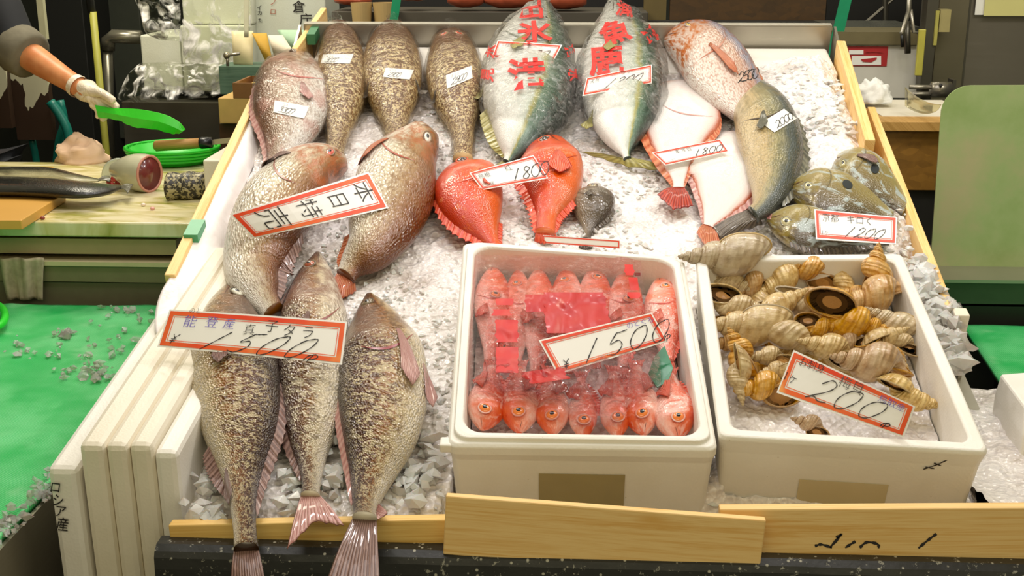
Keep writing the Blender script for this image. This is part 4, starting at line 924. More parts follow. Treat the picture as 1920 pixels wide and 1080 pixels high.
def fish(name, label, cat, pts, W, mat, prof='cod', back=1, ratio=.55, h0=0.0, gill=.25, eye=(.13, .35, .011, '#c8b88c'), pect=None, dorsal=None, anal=None, pelvic=None,
         finm=None, tail=None, tail_h=None, tailm=None, mouth=(.10, -.25), group=None, cast=None, nrm=None, n=72, m=40, hfun=None, notch=.05, gillcol=None, lid=True, cutaway=False):
    cast = cast or PL; nrm = nrm or N; prof = hprofile(prof) if isinstance(prof, str) else prof
    C0 = cr([(a, b, 0) for a, b in pts], n)
    px2m = (cast(C0[n//2].x+5, C0[n//2].y, h0)-cast(C0[n//2].x-5, C0[n//2].y, h0)).length/10
    Cs, Hs, Bs = [], [], []
    for i, p in enumerate(C0):
        t = C0[min(i+1, n-1)]-C0[max(i-1, 0)]; t.normalize(); q = Vector((-t.y*-1, -t.x, 0)); q = Vector((t.y, -t.x, 0)); qy = abs(q.y); re = min(.9, ratio+.3*qy) if ratio > .3 else ratio; bm = W*px2m*re; w_ = W*interp(prof, i/(n-1))*math.sqrt(1-(re*.85*qy)**2)
        hh = h0+(hfun(i/(n-1)) if hfun else 0)+bm*.80*(.35+.65*interp(prof, i/(n-1)))
        A, B = cast(p.x+q.x*w_, p.y+q.y*w_, hh), cast(p.x-q.x*w_, p.y-q.y*w_, hh)
        Cs.append((A+B)/2); Hs.append((A-B)/2); Bs.append(bm*interp(prof, i/(n-1)))
    L = sum((Cs[i+1]-Cs[i]).length for i in range(n-1))
    def at(lst, s):
        x = max(0, min(1, s))*(n-1); i = min(int(x), n-2); return lst[i].lerp(lst[i+1], x-i) if hasattr(lst[0], 'lerp') else lst[i]+(lst[i+1]-lst[i])*(x-i)
    sg = back if back else 1
    def surf(s, c, lift=0.0):
        """point on the upper skin; c across, -1..1 (beyond 1: out flat)"""
        C_, H, b = at(Cs, s), at(Hs, s), at(Bs, s)
        if s > 1: C_ = C_+(Cs[-1]-Cs[-4]).normalized()*(s-1)*L
        k = math.sqrt(max(0.0, 1-min(1, abs(c))**2.3)); return C_+H*c+nrm*(b*k+lift)
    def gd(s, d):                                   # raised gill cover and a dent behind it
        g = gill+.07*(1-(d*1.2)**2); x = (s-g)/.012
        return 1+notch*(1/(1+math.exp(max(-30, min(30, x)))))*(1 if s > .05 else s/.05)-notch*.55*math.exp(-((s-g-.02)/.02)**2)
    rings = []
    for i in range(n):
        s = i/(n-1); r = []
        for j in range(m):
            ph = 2*math.pi*j/m; c, sn = math.cos(ph), math.sin(ph); d = c*sg; k = gd(s, d) if sn > -.2 else 1
            if mouth and sn > -.5:
                md = d-mouth[1]-(.10-s)*1.2
                if s < mouth[0]: k *= 1-.10*math.exp(-(md/.07)**2)
            wob = 1+.012*noise.noise(Vector((s*9+W, c*2, sn*2)))
            r.append(Cs[i]+Hs[i]*math.copysign(abs(c)**.93, c)*wob+nrm*math.copysign(abs(sn)**.9, sn)*Bs[i]*k*wob*(1 if sn > 0 else .78))
        rings.append(r)
    rad = max(h.length for h in Hs)
    def uvm(i, j): return (i/(n-1)*L, j/m*2*math.pi*rad*.8)
    def uvf(i, j):
        ph = 2*math.pi*j/m; d = math.cos(ph)*sg if back else max(math.sin(ph), -1)*.9+.1; return (i/(n-1), d*.5+.5)
    T = thing(name, at(Cs, .5)-nrm*at(Bs, .5), label, cat, group)
    mb = MB(); mb.loft(rings, uvm=uvm, uvf=uvf, cap=True); body = mb.build('body', mat, T, smooth=True)
    finm = finm or mat; th = .0012
    if eye:
        es, ed, er, ec = eye
        for side in ((1,) if back else (1, -1)):
            c_ = ed*sg*side; p = surf(es, c_); ax = at(Cs, es+.03)-at(Cs, es-.03); ax.normalize(); sd = at(Hs, es).normalized()*(1 if c_ > 0 else -1)
            nn = (nrm*.9+sd*abs(c_)*.9).normalized(); tt = (sd-nn*sd.dot(nn)).normalized(); q = MB(); sphere(q, p+nn*er*.05, ax*er, tt*er, nn*er*.55, 18, 10); e_ = q.build('eye', iris(ec), T, smooth=True)
            q = MB(); sphere(q, p+nn*er*.42, ax*er*.5, tt*er*.5, nn*er*.24, 14, 8); q.build('pupil', PUPIL, e_, smooth=True)
            if lid:
                rg = [p+nn*er*.18+(ax*math.cos(a*2*math.pi/20)+tt*math.sin(a*2*math.pi/20))*er*1.08 for a in range(21)]; MB().tube(rg, er*.16, 6, cap=False).build('eyelid', mat, T, smooth=True)
    if gillcol:
        P = []
        for k in range(21):
            d = (-.80+1.25*k/20)*sg; g = gill+.07*(1-(d*sg*1.2)**2); e_ = math.sin(math.pi*k/20)*.007; P.append([surf(g+.004, d, .0012), surf(g+.005+e_, d, .0008)])
        MB().grid(P).build('gill_opening', plain(gillcol, .3), T, smooth=True)
    if mouth and eye and W > 35:
        P = []
        for k in range(9):
            s_ = .004+(mouth[0])*k/8; d = mouth[1]+.02+(.10-s_)*1.2; P.append([surf(s_, d*sg-.03*math.sin(math.pi*k/8), .0008), surf(s_, d*sg+.03*math.sin(math.pi*k/8), .0008)])
        MB().grid(P).build('mouth', MOUTH, T, smooth=True)
    def fan(nm, s0, c0, ln, ang, spread, mt, lift=.004, curl=.006, taper=.35):
        P = []
        for i in range(9):
            r = i/8; row = []
            for j in range(9):
                a = math.radians(ang+spread*(j/8-.5)); rr = ln*r*(1-.25*abs(j/8-.5)*2*r); hl = at(Hs, s0).length
                ds, dc = rr*math.cos(a)/L, rr*math.sin(a)/hl; wd = taper*.25*(j/8-.5)
                row.append(surf(s0+ds, c0+dc+wd, lift+curl*r+.0012*math.sin(j*2.4)*r))
            P.append(row)
        MB().grid(P, th, nrm, uvm=lambda i, j: (i/8, j/8)).build(nm, mt, T, smooth=True)
    if pect:
        s0, d0, ln, ang, spread = pect[:5]
        fan('pectoral_fin', s0, d0*sg, ln, ang*sg, spread, finm)
        if not back: fan('pectoral_fin', s0, -d0, ln, -ang, spread, finm)
    if pelvic:
        s0, d0, ln, ang, spread = pelvic; fan('pelvic_fin', s0, d0*sg, ln, ang*sg, spread, finm, lift=.002)
        if not back: fan('pelvic_fin', s0, -d0, ln, -ang, spread, finm, lift=.002)
    for nm, spec, si in (('dorsal_fin', dorsal, 1), ('anal_fin', anal, -1)):
        if not spec: continue
        s0, s1, hgt, spiky = spec; P = []; K = 40
        for i in range(K):
            s = s0+(s1-s0)*i/(K-1); e = math.sin(math.pi*min(1, .12+.88*i/(K-1)))**.5*hgt*(1-(spiky if i % 3 else 0)); hl = at(Hs, s).length; row = []
            for j in range(5):
                cc_ = (.93+(e/hl+.07)*j/4)*si*sg; C_ = at(Cs, s+.03*j/4); row.append(C_+at(Hs, s)*cc_+nrm*(at(Bs, s)*.22*(1-j/4)+.001*math.sin(i*2.1)))
            P.append(row)
        MB().grid(P, th, nrm, uvm=lambda i, j: (j/4, i/(K-1)*1.6)).build(nm, finm, T, smooth=False)
    if tail:
        (ax_, ay_), (mx, my), (bx, by) = tail; th0 = tail_h if tail_h is not None else h0+.006
        BL, BR = at(Cs, .985)+at(Hs, .985)*.95, at(Cs, .985)-at(Hs, .985)*.95; TA, TM, TB = cast(ax_, ay_, th0), cast(mx, my, th0+.004), cast(bx, by, th0)
        if (TA-BL).length > (TA-BR).length and (TB-BR).length > (TB-BL).length: TA, TB = TB, TA
        P = []
        for i in range(13):
            r = i/12; row = []
            for j in range(17):
                t_ = j/16; o = TA.lerp(TM, t_*2) if t_ < .5 else TM.lerp(TB, t_*2-1); b_ = BL.lerp(BR, t_); w1 = r**.9
                p = b_.lerp(o, w1)+nrm*(.0018*math.sin(j*2.2)*r+.004*math.sin(math.pi*r)); row.append(p+nrm*(.0) )
            P.append(row)
        MB().grid(P, .0016, nrm, uvm=lambda i, j: (i/12, j/16)).build('tail_fin', tailm or finm, T, smooth=True)
    info = dict(T=T, surf=surf, at=at, Cs=Cs, Hs=Hs, Bs=Bs, L=L, sg=sg, body=body, rings=rings, nrm=nrm); FISH.append(info); return info

COD = fish_mat('mottled_cod_skin', [(.08, '#ece2d0'), (.22, '#cdb898'), (.38, '#9a6c44'), (.62, '#683f26'), (.95, '#301c12')], '#341e0e', .6, 60, (.46, .56), (1.0, .6), 230, .22, head='#6a4a30', head_amt=.7, bumpy=.85, belly_clear=.2, verm='#e2d2b0', vs_=96, vamt=.78, vthr=(.50, .55), vstr=(1.3, .8))
COD2 = fish_mat('pale_mottled_skin', [(.10, '#eee4d4'), (.38, '#d8c8ac'), (.50, '#96704c'), (.75, '#684a3a'), (.95, '#46302a')], '#4a3220', .55, 60, (.47, .57), (1.1, .6), 210, .25, head='#7c5240', head_amt=.7, bumpy=.8, belly_clear=.22, verm='#efe2c8', vs_=78, vamt=.8, vthr=(.50, .55), vstr=(1.3, .8))
BRN_ = fish_mat('brown_wrapped_skin', [(.05, '#d8c6a8'), (.40, '#b49c74'), (.75, '#8c6c4c'), (.97, '#6c4c38')], '#54391f', .5, 70, (.45, .56), (.7, 1.3), 170, .35, head='#5a3826', head_amt=.9, bumpy=.6, belly_clear=.1, verm='#e4d2a8', vs_=95, vamt=.75, val=1.05, sat=1.2, vtop=2.0)
SNAP = fish_mat('pale_snapper_skin', [(.08, '#f6f1ea'), (.35, '#e6dccf'), (.6, '#c6b09c'), (.82, '#9a7a68'), (.97, '#6a4a40')], '#8c6a52', .45, 70, (.46, .6), (.5, 1.5), 120, .5, head='#b08468', head_amt=.7, pink='#c89a8e', bumpy=.6, belly_clear=.3)
SNAP2 = fish_mat('ruddy_snapper_skin', [(.08, '#f6f0e6'), (.45, '#dcd0b8'), (.68, '#ac8e6c'), (.85, '#8c6046'), (.97, '#6a4030')], '#7c5636', .5, 60, (.46, .6), (.6, 1.4), 130, .4, head='#b0643e', head_amt=.9, bumpy=.6, belly_clear=.25)
BURI = fish_mat('yellowtail_skin', [(.10, '#f1eee8'), (.50, '#e6e6de'), (.64, '#ccd2c4'), (.69, '#b0a968'), (.75, '#5f7a60'), (.88, '#314a3c'), (.97, '#1e2a26')], '#8fa69c', .3, 30, (.5, .7), (.5, 1.5), 300, .12, head='#c8c6b8', head_amt=.3, bumpy=.3, band=.10, rough=.22, sat=1.1, val=.92)
TAI = fish_mat('red_bream_skin', [(.08, '#f4ebe2'), (.35, '#e8d6ca'), (.60, '#d8b8a8'), (.80, '#a8b0c4'), (.97, '#b4785e')], '#b07a66', .3, 60, (.5, .7), (1, 1), 110, .55, head='#c87848', head_amt=1.0, gill=.24, bumpy=.5, pink=None)
BASS = fish_mat('grey_sea_bass_skin', [(.08, '#d9c6a4'), (.36, '#c9b48e'), (.55, '#a8a07e'), (.72, '#5f6666'), (.97, '#2e3434')], '#53533f', .45, 40, (.47, .6), (.2, 3.5), 160, .35, head='#8a7e5c', head_amt=.85, gill=.27, bumpy=.5)
DORY = fish_mat('john_dory_skin', [(.05, '#b8a878'), (.4, '#a49468'), (.7, '#7c6c4a'), (.97, '#4c4030')], '#c8d4d4', .75, 22, (.5, .62), (1, 1.4), 260, .1, head='#9a8a52', head_amt=.8, gill=.3, bumpy=.35, belly_clear=-.2)
REDF = fish_mat('scarlet_rockfish_skin', [(.05, '#f49a80'), (.35, '#f4744c'), (.65, '#ea5030'), (.97, '#cc381e')], '#f8b49a', .6, 34, (.52, .7), (1, 1), 260, .12, head='#e8492a', head_amt=.6, gill=.33, bumpy=.3, belly_clear=-.2, rough=.3)
GREYF = fish_mat('small_grey_skin', [(.05, '#a89a86'), (.4, '#857868'), (.75, '#64584c'), (.97, '#453c36')], '#4f453a', .5, 50, (.46, .6), (.8, 1.2), 180, .3, head='#6f6054', gill=.3, bumpy=.4)
KINKI = fish_mat('pink_rockfish_skin', [(.05, '#f8cfc4'), (.35, '#f2a898'), (.65, '#e67c66'), (.97, '#d25a44')], '#fadcd2', .6, 40, (.5, .66), (1, 1), 220, .25, head='#e87c58', head_amt=.7, gill=.34, bumpy=.45, belly_clear=-.1, sat=1.1, val=1.0)
HIRA = fish_mat('flounder_belly_skin', [(.03, '#c4603c'), (.09, '#ead2c8'), (.2, '#f2ebe6'), (.8, '#f4eeea'), (.91, '#ead2c8'), (.97, '#c4603c')], '#e4c8c0', .35, 30, (.55, .75), (1, 1), 250, .1, head='#ecdcd4', head_amt=.4, gill=.27, bumpy=.25, belly_clear=-.3, band=.03, sat=1.0, val=.84)
EELM = fish_mat('dark_eel_skin', [(.05, '#bdb694'), (.25, '#8d8a70'), (.42, '#23221e'), (.97, '#121212')], '#3a392f', .3, 40, (.5, .6), (.3, 2), 260, .05, head='#1c1c18', bumpy=.2, belly_clear=0, rough=.2)
F_BR = fin_mat('brown_fin', '#6a4c44', '#a8867c'); F_PK = fin_mat('pinkish_fin', '#b47a74', '#d8b0a6'); F_RD = fin_mat('red_fin', '#d8381c', '#f47a54'); F_DK = fin_mat('dark_fin', '#4a3f36', '#7c6f60')
F_OR = fin_mat('orange_fin', '#b8512c', '#d8946a'); F_YL = fin_mat('yellow_fin', '#8a8244', '#b4aa60'); F_GR = fin_mat('grey_fin', '#4c4c42', '#8a8672'); F_CR = fin_mat('crimson_fin', '#8c1c18', '#d04a30')
F_KK = fin_mat('pink_red_fin', '#e04a2c', '#f2907c')

WRP = [.16, .42, .60, .72, .82, .90, .96, 1, 1, .98, .93, .85, .74, .62, .52, .44, .39, .36, .34, .34, .36]
# three big fish at the front left
f1 = fish('mottled_fish', 'big mottled brown fish at far left of the front three, under the long price card', 'fish', [(436, 528), (432, 600), (438, 690), (448, 780), (452, 860), (455, 940), (462, 1030)], 84, COD, 'cod', 1, .62, .004, .24,
     eye=(.085, .38, .011, '#d8d4c0'), pect=(.30, -.1, .08, -10, 20), dorsal=(.40, .86, .010, .25), anal=(.62, .78, .014, .2), pelvic=(.74, -.7, .09, -6, 14), finm=F_BR,
     tail=((432, 1085), (470, 1105), (498, 1092)), tail_h=.045, gillcol='#8a4a44', hfun=lambda s: .15*max(0, s-.75))
f2 = fish('mottled_fish', 'mottled fish in the middle of the front three, pale belly to the right', 'fish', [(596, 474), (592, 540), (588, 640), (586, 740), (582, 830), (584, 890), (582, 930)], 66, COD2, 'cod', -1, .62, .002, .25,
     eye=(.10, .35, .011, '#a8583c'), pect=(.30, .1, .07, 8, 18), dorsal=(.35, .85, .009, .25), finm=F_BR, tailm=F_PK, tail=((538, 1028), (590, 975), (645, 985)), tail_h=.050, gillcol='#8a4a44', notch=.07, hfun=lambda s: .11*max(0, s-.75))
f3 = fish('mottled_fish', 'dark backed mottled fish at right of the front three, next to the middle foam box', 'fish', [(692, 552), (706, 620), (718, 700), (714, 790), (700, 870), (686, 940), (684, 972)], 84, COD, 'cod', -1, .62, .004, .25,
     eye=(.075, .25, .010, '#7c6c54'), pect=(.26, -.45, .115, -9, 15), dorsal=(.3, .85, .005, .2), pelvic=(.34, -.95, .07, -12, 14), anal=(.84, .97, .014, .2), finm=F_PK, tail=((612, 1088), (660, 1104), (712, 1088)), tail_h=.050, hfun=lambda s: .15*max(0, s-.75), tailm=F_BR, gillcol='#9a4a4c')
# two ruddy snappers under the large card
f4 = fish('ruddy_snapper', 'curved ruddy snapper under the large red bordered card, head to the upper right', 'fish', [(650, 305), (600, 320), (538, 372), (492, 440), (474, 505), (492, 556), (512, 588)], 66, SNAP2, [.2, .45, .6, .72, .85, .95, 1, 1.05, 1.08, 1.08, 1.02, .96, .9, .85, .8, .72, .62, .5, .42, .38, .36], 1, .55, .0, .27,
     eye=(.10, .15, .012, '#d86a5c'), pect=(.26, -.4, .09, -60, 30), dorsal=(.40, .9, .02, .25), finm=F_BR, tail=((500, 600), (540, 560), (565, 500)), gillcol='#8a4438')
f5 = fish('ruddy_snapper', 'ruddy headed snapper lying slantwise right of the large card', 'fish', [(818, 254), (782, 284), (748, 340), (724, 400), (694, 460), (662, 496), (648, 520)], 76, SNAP2, [.12, .42, .56, .62, .74, .88, .98, 1.02, 1.02, 1, .96, .9, .8, .7, .6, .5, .4, .33, .28, .26, .26], 1, .55, .002, .25,
     eye=(.12, .45, .014, '#e4ddd0'), pect=(.27, -.5, .085, -38, 26), finm=F_OR, tail=((618, 545), (640, 560), (668, 545)), gillcol='#a4503e', anal=(.7, .9, .015, .2))
# upper left group
f6 = fish('pale_snapper', 'big pale pink snapper at top left with a white 3300 label', 'fish', [(572, 98), (560, 140), (545, 200), (535, 250), (520, 300), (505, 350)], 74, SNAP, 'tai', -1, .5, .004, .26,
     eye=(.12, .35, .013, '#5f3c28'), pect=(.36, -.35, .08, -20, 30), dorsal=(.32, .95, .012, .3), finm=F_PK, tail=((478, 372), (500, 392), (520, 380)), gillcol='#b8645c')
f7 = fish('wrapped_brown_fish', 'plastic wrapped brown fish at top left, partly behind the pale snapper, label on its nose', 'fish', [(630, 42), (638, 90), (642, 150), (638, 210), (632, 262), (626, 300)], 47, BRN_, WRP, 0, .85, .002, .30, eye=None, finm=F_DK, tail=((608, 330), (630, 335), (650, 320)), pect=(.4, .95, .05, 30, 30))
f8 = fish('wrapped_brown_fish', 'plastic wrapped brown fish second from left along the top, label on its back', 'fish', [(738, 42), (736, 90), (735, 140), (738, 195), (742, 240), (744, 268)], 56, BRN_, WRP, 0, .75, .002, .30, eye=None, finm=F_DK, tail=((720, 290), (742, 300), (765, 285)), pect=(.52, .9, .05, 35, 30))
f9 = fish('wrapped_brown_fish', 'darkest plastic wrapped brown fish, just left of the yellowtails, tilted label', 'fish', [(845, 52), (848, 100), (853, 150), (862, 205), (868, 255), (868, 300)], 53, BRN_, WRP, 0, .75, .002, .30, eye=(.16, -.35, .010, '#c8502c'), finm=F_DK, tail=((845, 320), (868, 326), (890, 318)), pect=(.52, .9, .04, 35, 30))
# yellowtails in bags
f10 = fish('yellowtail', 'bagged yellowtail under the card marked 2800, left one of the pair', 'fish', [(1020, 0), (1008, 60), (994, 130), (984, 190), (972, 240), (958, 285), (950, 305)], 84, BURI, 'tuna', 1, .6, .004, .24, eye=(.18, .3, .011, '#b8b8a8'), pect=(.3, -.1, .10, -15, 20), anal=(.62, .92, .02, .1), pelvic=(.5, -.95, .09, -30, 25), finm=F_YL, tail=((900, 335), (945, 318), (985, 330)), gillcol='#8a8e7c')
f11 = fish('yellowtail', 'bagged yellowtail under the card marked 1300, forked tail spread on the ice', 'fish', [(1150, 2), (1160, 60), (1165, 120), (1166, 180), (1168, 235), (1172, 275), (1176, 298)], 76, BURI, 'tuna', 1, .6, .004, .24, eye=(.18, .4, .011, '#b8b8a8'), pect=(.3, -.1, .10, -15, 20), pelvic=(.62, -.95, .08, -25, 25), finm=F_YL, tail=((1084, 283), (1178, 312), (1286, 324)), tailm=F_YL, gillcol='#8a8e7c')
# right-hand group
f12 = fish('red_sea_bream', 'silver pink sea bream with orange head at the top right', 'fish', [(1246, 74), (1290, 88), (1335, 118), (1375, 160), (1408, 205), (1432, 250), (1440, 290)], 62, TAI, [.15, .42, .6, .74, .86, .95, 1, 1, .98, .94, .88, .8, .72, .62, .52, .42, .34, .28, .25, .24, .26], 1, .5, .008, .30,
     eye=(.15, .12, .013, '#c8a85c'), pect=(.33, -.25, .16, 4, 14), dorsal=(.3, .9, .012, .3), finm=F_OR, tail=((1420, 340), (1440, 352), (1466, 335)), gillcol='#b87860', mouth=(.09, -.3))
f13 = fish('flounder', 'upper white flounder belly up with an orange fin fringe, red bordered card on it', 'fish', [(1298, 152), (1285, 190), (1272, 235), (1268, 285), (1272, 330), (1272, 352)], 74, HIRA, 'flat', -1, .16, .022, .27, eye=None, dorsal=(.10, .96, .012, .06), anal=(.2, .96, .006, .06), finm=F_OR, tail=((1232, 364), (1262, 392), (1300, 385)), tailm=F_CR, gillcol='#d8a098')
f14 = fish('flounder', 'lower white flounder with an orange tail, beside the grey sea bass', 'fish', [(1330, 255), (1350, 290), (1358, 335), (1346, 380), (1332, 412), (1328, 424)], 72, HIRA, 'flat', -1, .18, .010, .20, eye=None, dorsal=(.2, .96, .006, .06), anal=(.2, .96, .006, .06), finm=F_PK, tail=((1306, 436), (1322, 460), (1350, 452)), tailm=F_OR)
f15 = fish('grey_sea_bass', 'grey sea bass with a small white 2000 label, right of the flounders', 'fish', [(1392, 150), (1412, 190), (1436, 240), (1450, 290), (1446, 345), (1430, 385), (1412, 404)], 60, BASS, [.12, .38, .55, .68, .8, .9, .97, 1, 1, .98, .95, .9, .84, .76, .66, .56, .46, .38, .32, .28, .28], 1, .55, .012, .30,
     eye=(.13, .0, .013, '#a8a488'), pect=(.34, -.2, .08, -15, 24), dorsal=(.3, .75, .016, .35), finm=F_GR, tail=((1336, 425), (1350, 444), (1430, 420)), tailm=F_DK, gillcol='#4a3c30', mouth=(.12, -.2))
for k, (pts, W, lab, spec) in enumerate((
    ([(1560, 300), (1592, 322), (1632, 345), (1668, 368), (1700, 392)], 52, 'topmost of the three john dory against the right board', dict(pect=(.3, -.1, .06, -10, 30), dorsal=(.2, .9, .03, .35))),
    ([(1480, 352), (1525, 362), (1580, 376), (1630, 392), (1672, 410)], 50, 'middle john dory showing its round dark spot above the 1200 card', dict(dorsal=(.25, .95, .032, .35), anal=(.4, .9, .015, .3))),
    ([(1438, 412), (1485, 424), (1545, 436), (1605, 444), (1668, 448)], 44, 'lowest john dory, head left, under the 1200 card', dict(dorsal=(.25, .9, .02, .35), anal=(.3, .9, .016, .3))))):
    d = fish('john_dory', lab, 'fish', pts, W, DORY, 'rock', [1, 1, -1][k]*-1 if k < 2 else -1, .38, [.004, .020, .014][k], .30, eye=(.20, .42 if k < 2 else .5, .010, '#c8c094'), finm=F_DK if k else F_BR, gillcol='#6a6048', mouth=(.14, .1), **spec)
    sp_, sc_ = (.52, .02) if k == 0 else (.52, .05)
    if k < 2:
        P = [[d['surf'](sp_+.045*r/4*math.cos(a*math.pi/9), sc_+.20*r/4*math.sin(a*math.pi/9), .0012) for a in range(19)] for r in range(5)]
        MB().grid(P).build('dark_spot', plain('#2c3236', .3, var=.2), d['T'], smooth=True)
    P = [[d['surf'](-.01+.05*i/4, -.5+1.1*j/6, .001+.002*(i == 0)) for j in range(7)] for i in range(5)]
    MB().grid(P, .001, N).build('lips', plain('#a8746c', .3, var=.2), d['T'], smooth=True)
# two scarlet fish and a small grey one above the middle box
f16 = fish('scarlet_rockfish', 'left scarlet fish above the middle box, spiny fin to the left', 'fish', [(862, 302), (872, 345), (892, 395), (915, 440), (932, 470)], 66, REDF, 'tai', -1, .6, .002, .33, eye=(.14, .0, .012, '#5a4238'), pect=(.36, -.35, .07, -25, 50), dorsal=(.30, .98, .012, .45), anal=(.7, .95, .010, .3), finm=F_RD, tail=((900, 482), (930, 490), (955, 480)), gillcol='#f4886c', hfun=lambda s: -.012*s)
f17 = fish('scarlet_rockfish', 'right scarlet fish above the middle box, mouth open, by the small grey fish', 'fish', [(1020, 268), (1028, 305), (1034, 350), (1026, 400), (1022, 438)], 62, REDF, [.3, .55, .66, .74, .84, .93, 1, 1.02, 1, .96, .9, .82, .72, .6, .48, .38, .32, .3, .3, .3, .3], -1, .62, .002, .36, eye=(.15, .10, .013, '#5a4238'), pect=(.36, -.2, .075, -5, 55), dorsal=(.40, .98, .016, .4), anal=(.6, .95, .012, .3), finm=F_RD, tail=((1002, 452), (1020, 456), (1046, 450)), gillcol='#a82418', mouth=(.22, -.3))
f18 = fish('small_grey_fish', 'small grey fish behind the rear rim of the middle foam box', 'fish', [(1112, 348), (1112, 380), (1106, 415), (1100, 450)], 41, GREYF, 'tai', 1, .6, .0, .34, eye=(.20, -.05, .009, '#a89a7a'), pect=(.36, -.1, .03, -10, 30), dorsal=(.4, .9, .006, .3), finm=F_DK, gillcol='#40342c', tail=((1085, 462), (1098, 466), (1112, 462)), hfun=lambda s: -.01*s)

# eels and a cut head on the chopping board
def CB(px, py, h=0.0): return AZ(px, py, ZB+.022+h)
def CB0(px, py, h=0.0): return AZ(px, py, ZB+.001+h)
fish('dark_eel', 'front dark glossy eel on the orange wooden board', 'eel', [(-80, 350), (20, 350), (90, 353), (150, 357), (200, 356), (228, 350)], 17, EELM, [1, 1, 1, 1, 1, 1, 1, 1, 1, 1, .98, .95, .9, .85, .78, .7, .6, .5, .4, .3, .2], -1, .62, 0, .1, eye=None, mouth=None, notch=0, cast=CB, nrm=ZZ, finm=F_GR, tail=((250, 346), (245, 352), (240, 362)))
fish('dark_eel', 'rear dark eel with a pale edge, behind the front one', 'eel', [(-80, 328), (20, 327), (90, 328), (140, 335), (185, 338)], 13, EELM, [.8, .85, .9, 1, 1, 1, 1, 1, 1, 1, .98, .95, .9, .85, .78, .7, .6, .5, .4, .3, .2], 1, .62, 0, .1, eye=None, mouth=None, notch=0, cast=CB, nrm=ZZ, finm=F_GR, tail=((205, 330), (208, 336), (205, 340)))
t = thing('severed_fish', CB0(270, 360), 'cut fish head with its hollow red body cavity facing out, on the chopping board', 'fish head')
HDM = plain('#c4c2a4', .25, var=.2, sc=25, coat=.5); c = CB0(272, 358); rings = []; inner = []
ax = Vector((.95, -.45, 0)).normalized(); sd = Vector((.45, .95, 0)).normalized()
for i in range(14):
    s_ = i/13; r = .056*math.sin(math.pi*(.12+.46*s_)); rings.append([c+ax*(-.10+.12*s_)+sd*math.cos(2*math.pi*a/28)*r*.8+ZZ*(.045+math.sin(2*math.pi*a/28)*r*.86) for a in range(28)])
for i in range(8):
    s_ = i/7; r = .052*(1-.45*s_**2); inner.append([c+ax*(.02-.06*s_)+sd*math.cos(2*math.pi*a/28)*r*.78+ZZ*(.045+math.sin(2*math.pi*a/28)*r*.84) for a in range(28)])
q = MB(); q.loft(rings, cap=False); q.loft(rings[:1]+[[rings[0][0]]*28], cap=False); q.build('head_skin', HDM, t, smooth=True)
MB().loft(inner, cap=True).build('body_cavity', plain('#6e2c2c', .25, var=.4, sc=60, coat=.5), t, smooth=True)
MB().tube([p for p in inner[0]]+[inner[0][0]], .0035, 6, cap=False).build('cut_edge', plain('#c88a78', .3), t, smooth=True)
t = thing('fish_collar', CB0(215, 330), 'pale translucent fish collar leaning against the cut head', 'fish piece')
P = []
for i in range(12):
    row = []
    for j in range(14):
        a = math.pi*(j/13); r = (.2+.8*i/11); p = CB0(215, 345); row.append(p+Vector((-math.cos(a)*.055*r+.01, .03-.015*math.sin(a)*r, .002+math.sin(a)*.062*r)))
    P.append(row)
MB().grid(P, .006, Vector((0, -1, 0))).build('collar_plate', plain('#d4dcc8', .2, var=.12, coat=.5), t, smooth=True)
for k, (x, y) in enumerate(((206, 350), (214, 344), (222, 352), (211, 356))):
    q = MB(); sphere(q, CB0(x, y)+ZZ*.012, (.008, 0, 0), (0, .008, 0), (0, 0, .008)); q.build('red_flesh', plain('#a8302c', .3, var=.3), t, smooth=True)
for k, (x, y) in enumerate(((269, 386), (286, 393), (80, 411), (20, 365))):
    q = MB(); sphere(q, (CB0 if k < 3 else CB)(x, y)+ZZ*.003, (.006, 0, 0), (0, .005, 0), (0, 0, .004), 8, 6)
    tag(q.build('fish_scrap', plain(['#f0dcd0', '#e4a8a0', '#8a3c34', '#f4e0cc'][k], .4), smooth=True), ['white scrap on the smeared board below the cut head', 'pink scrap on the smeared board just right of the white one', 'dark red scrap near the corner of the wooden board', 'pale scrap on the orange wooden board'][k], 'fish scrap')

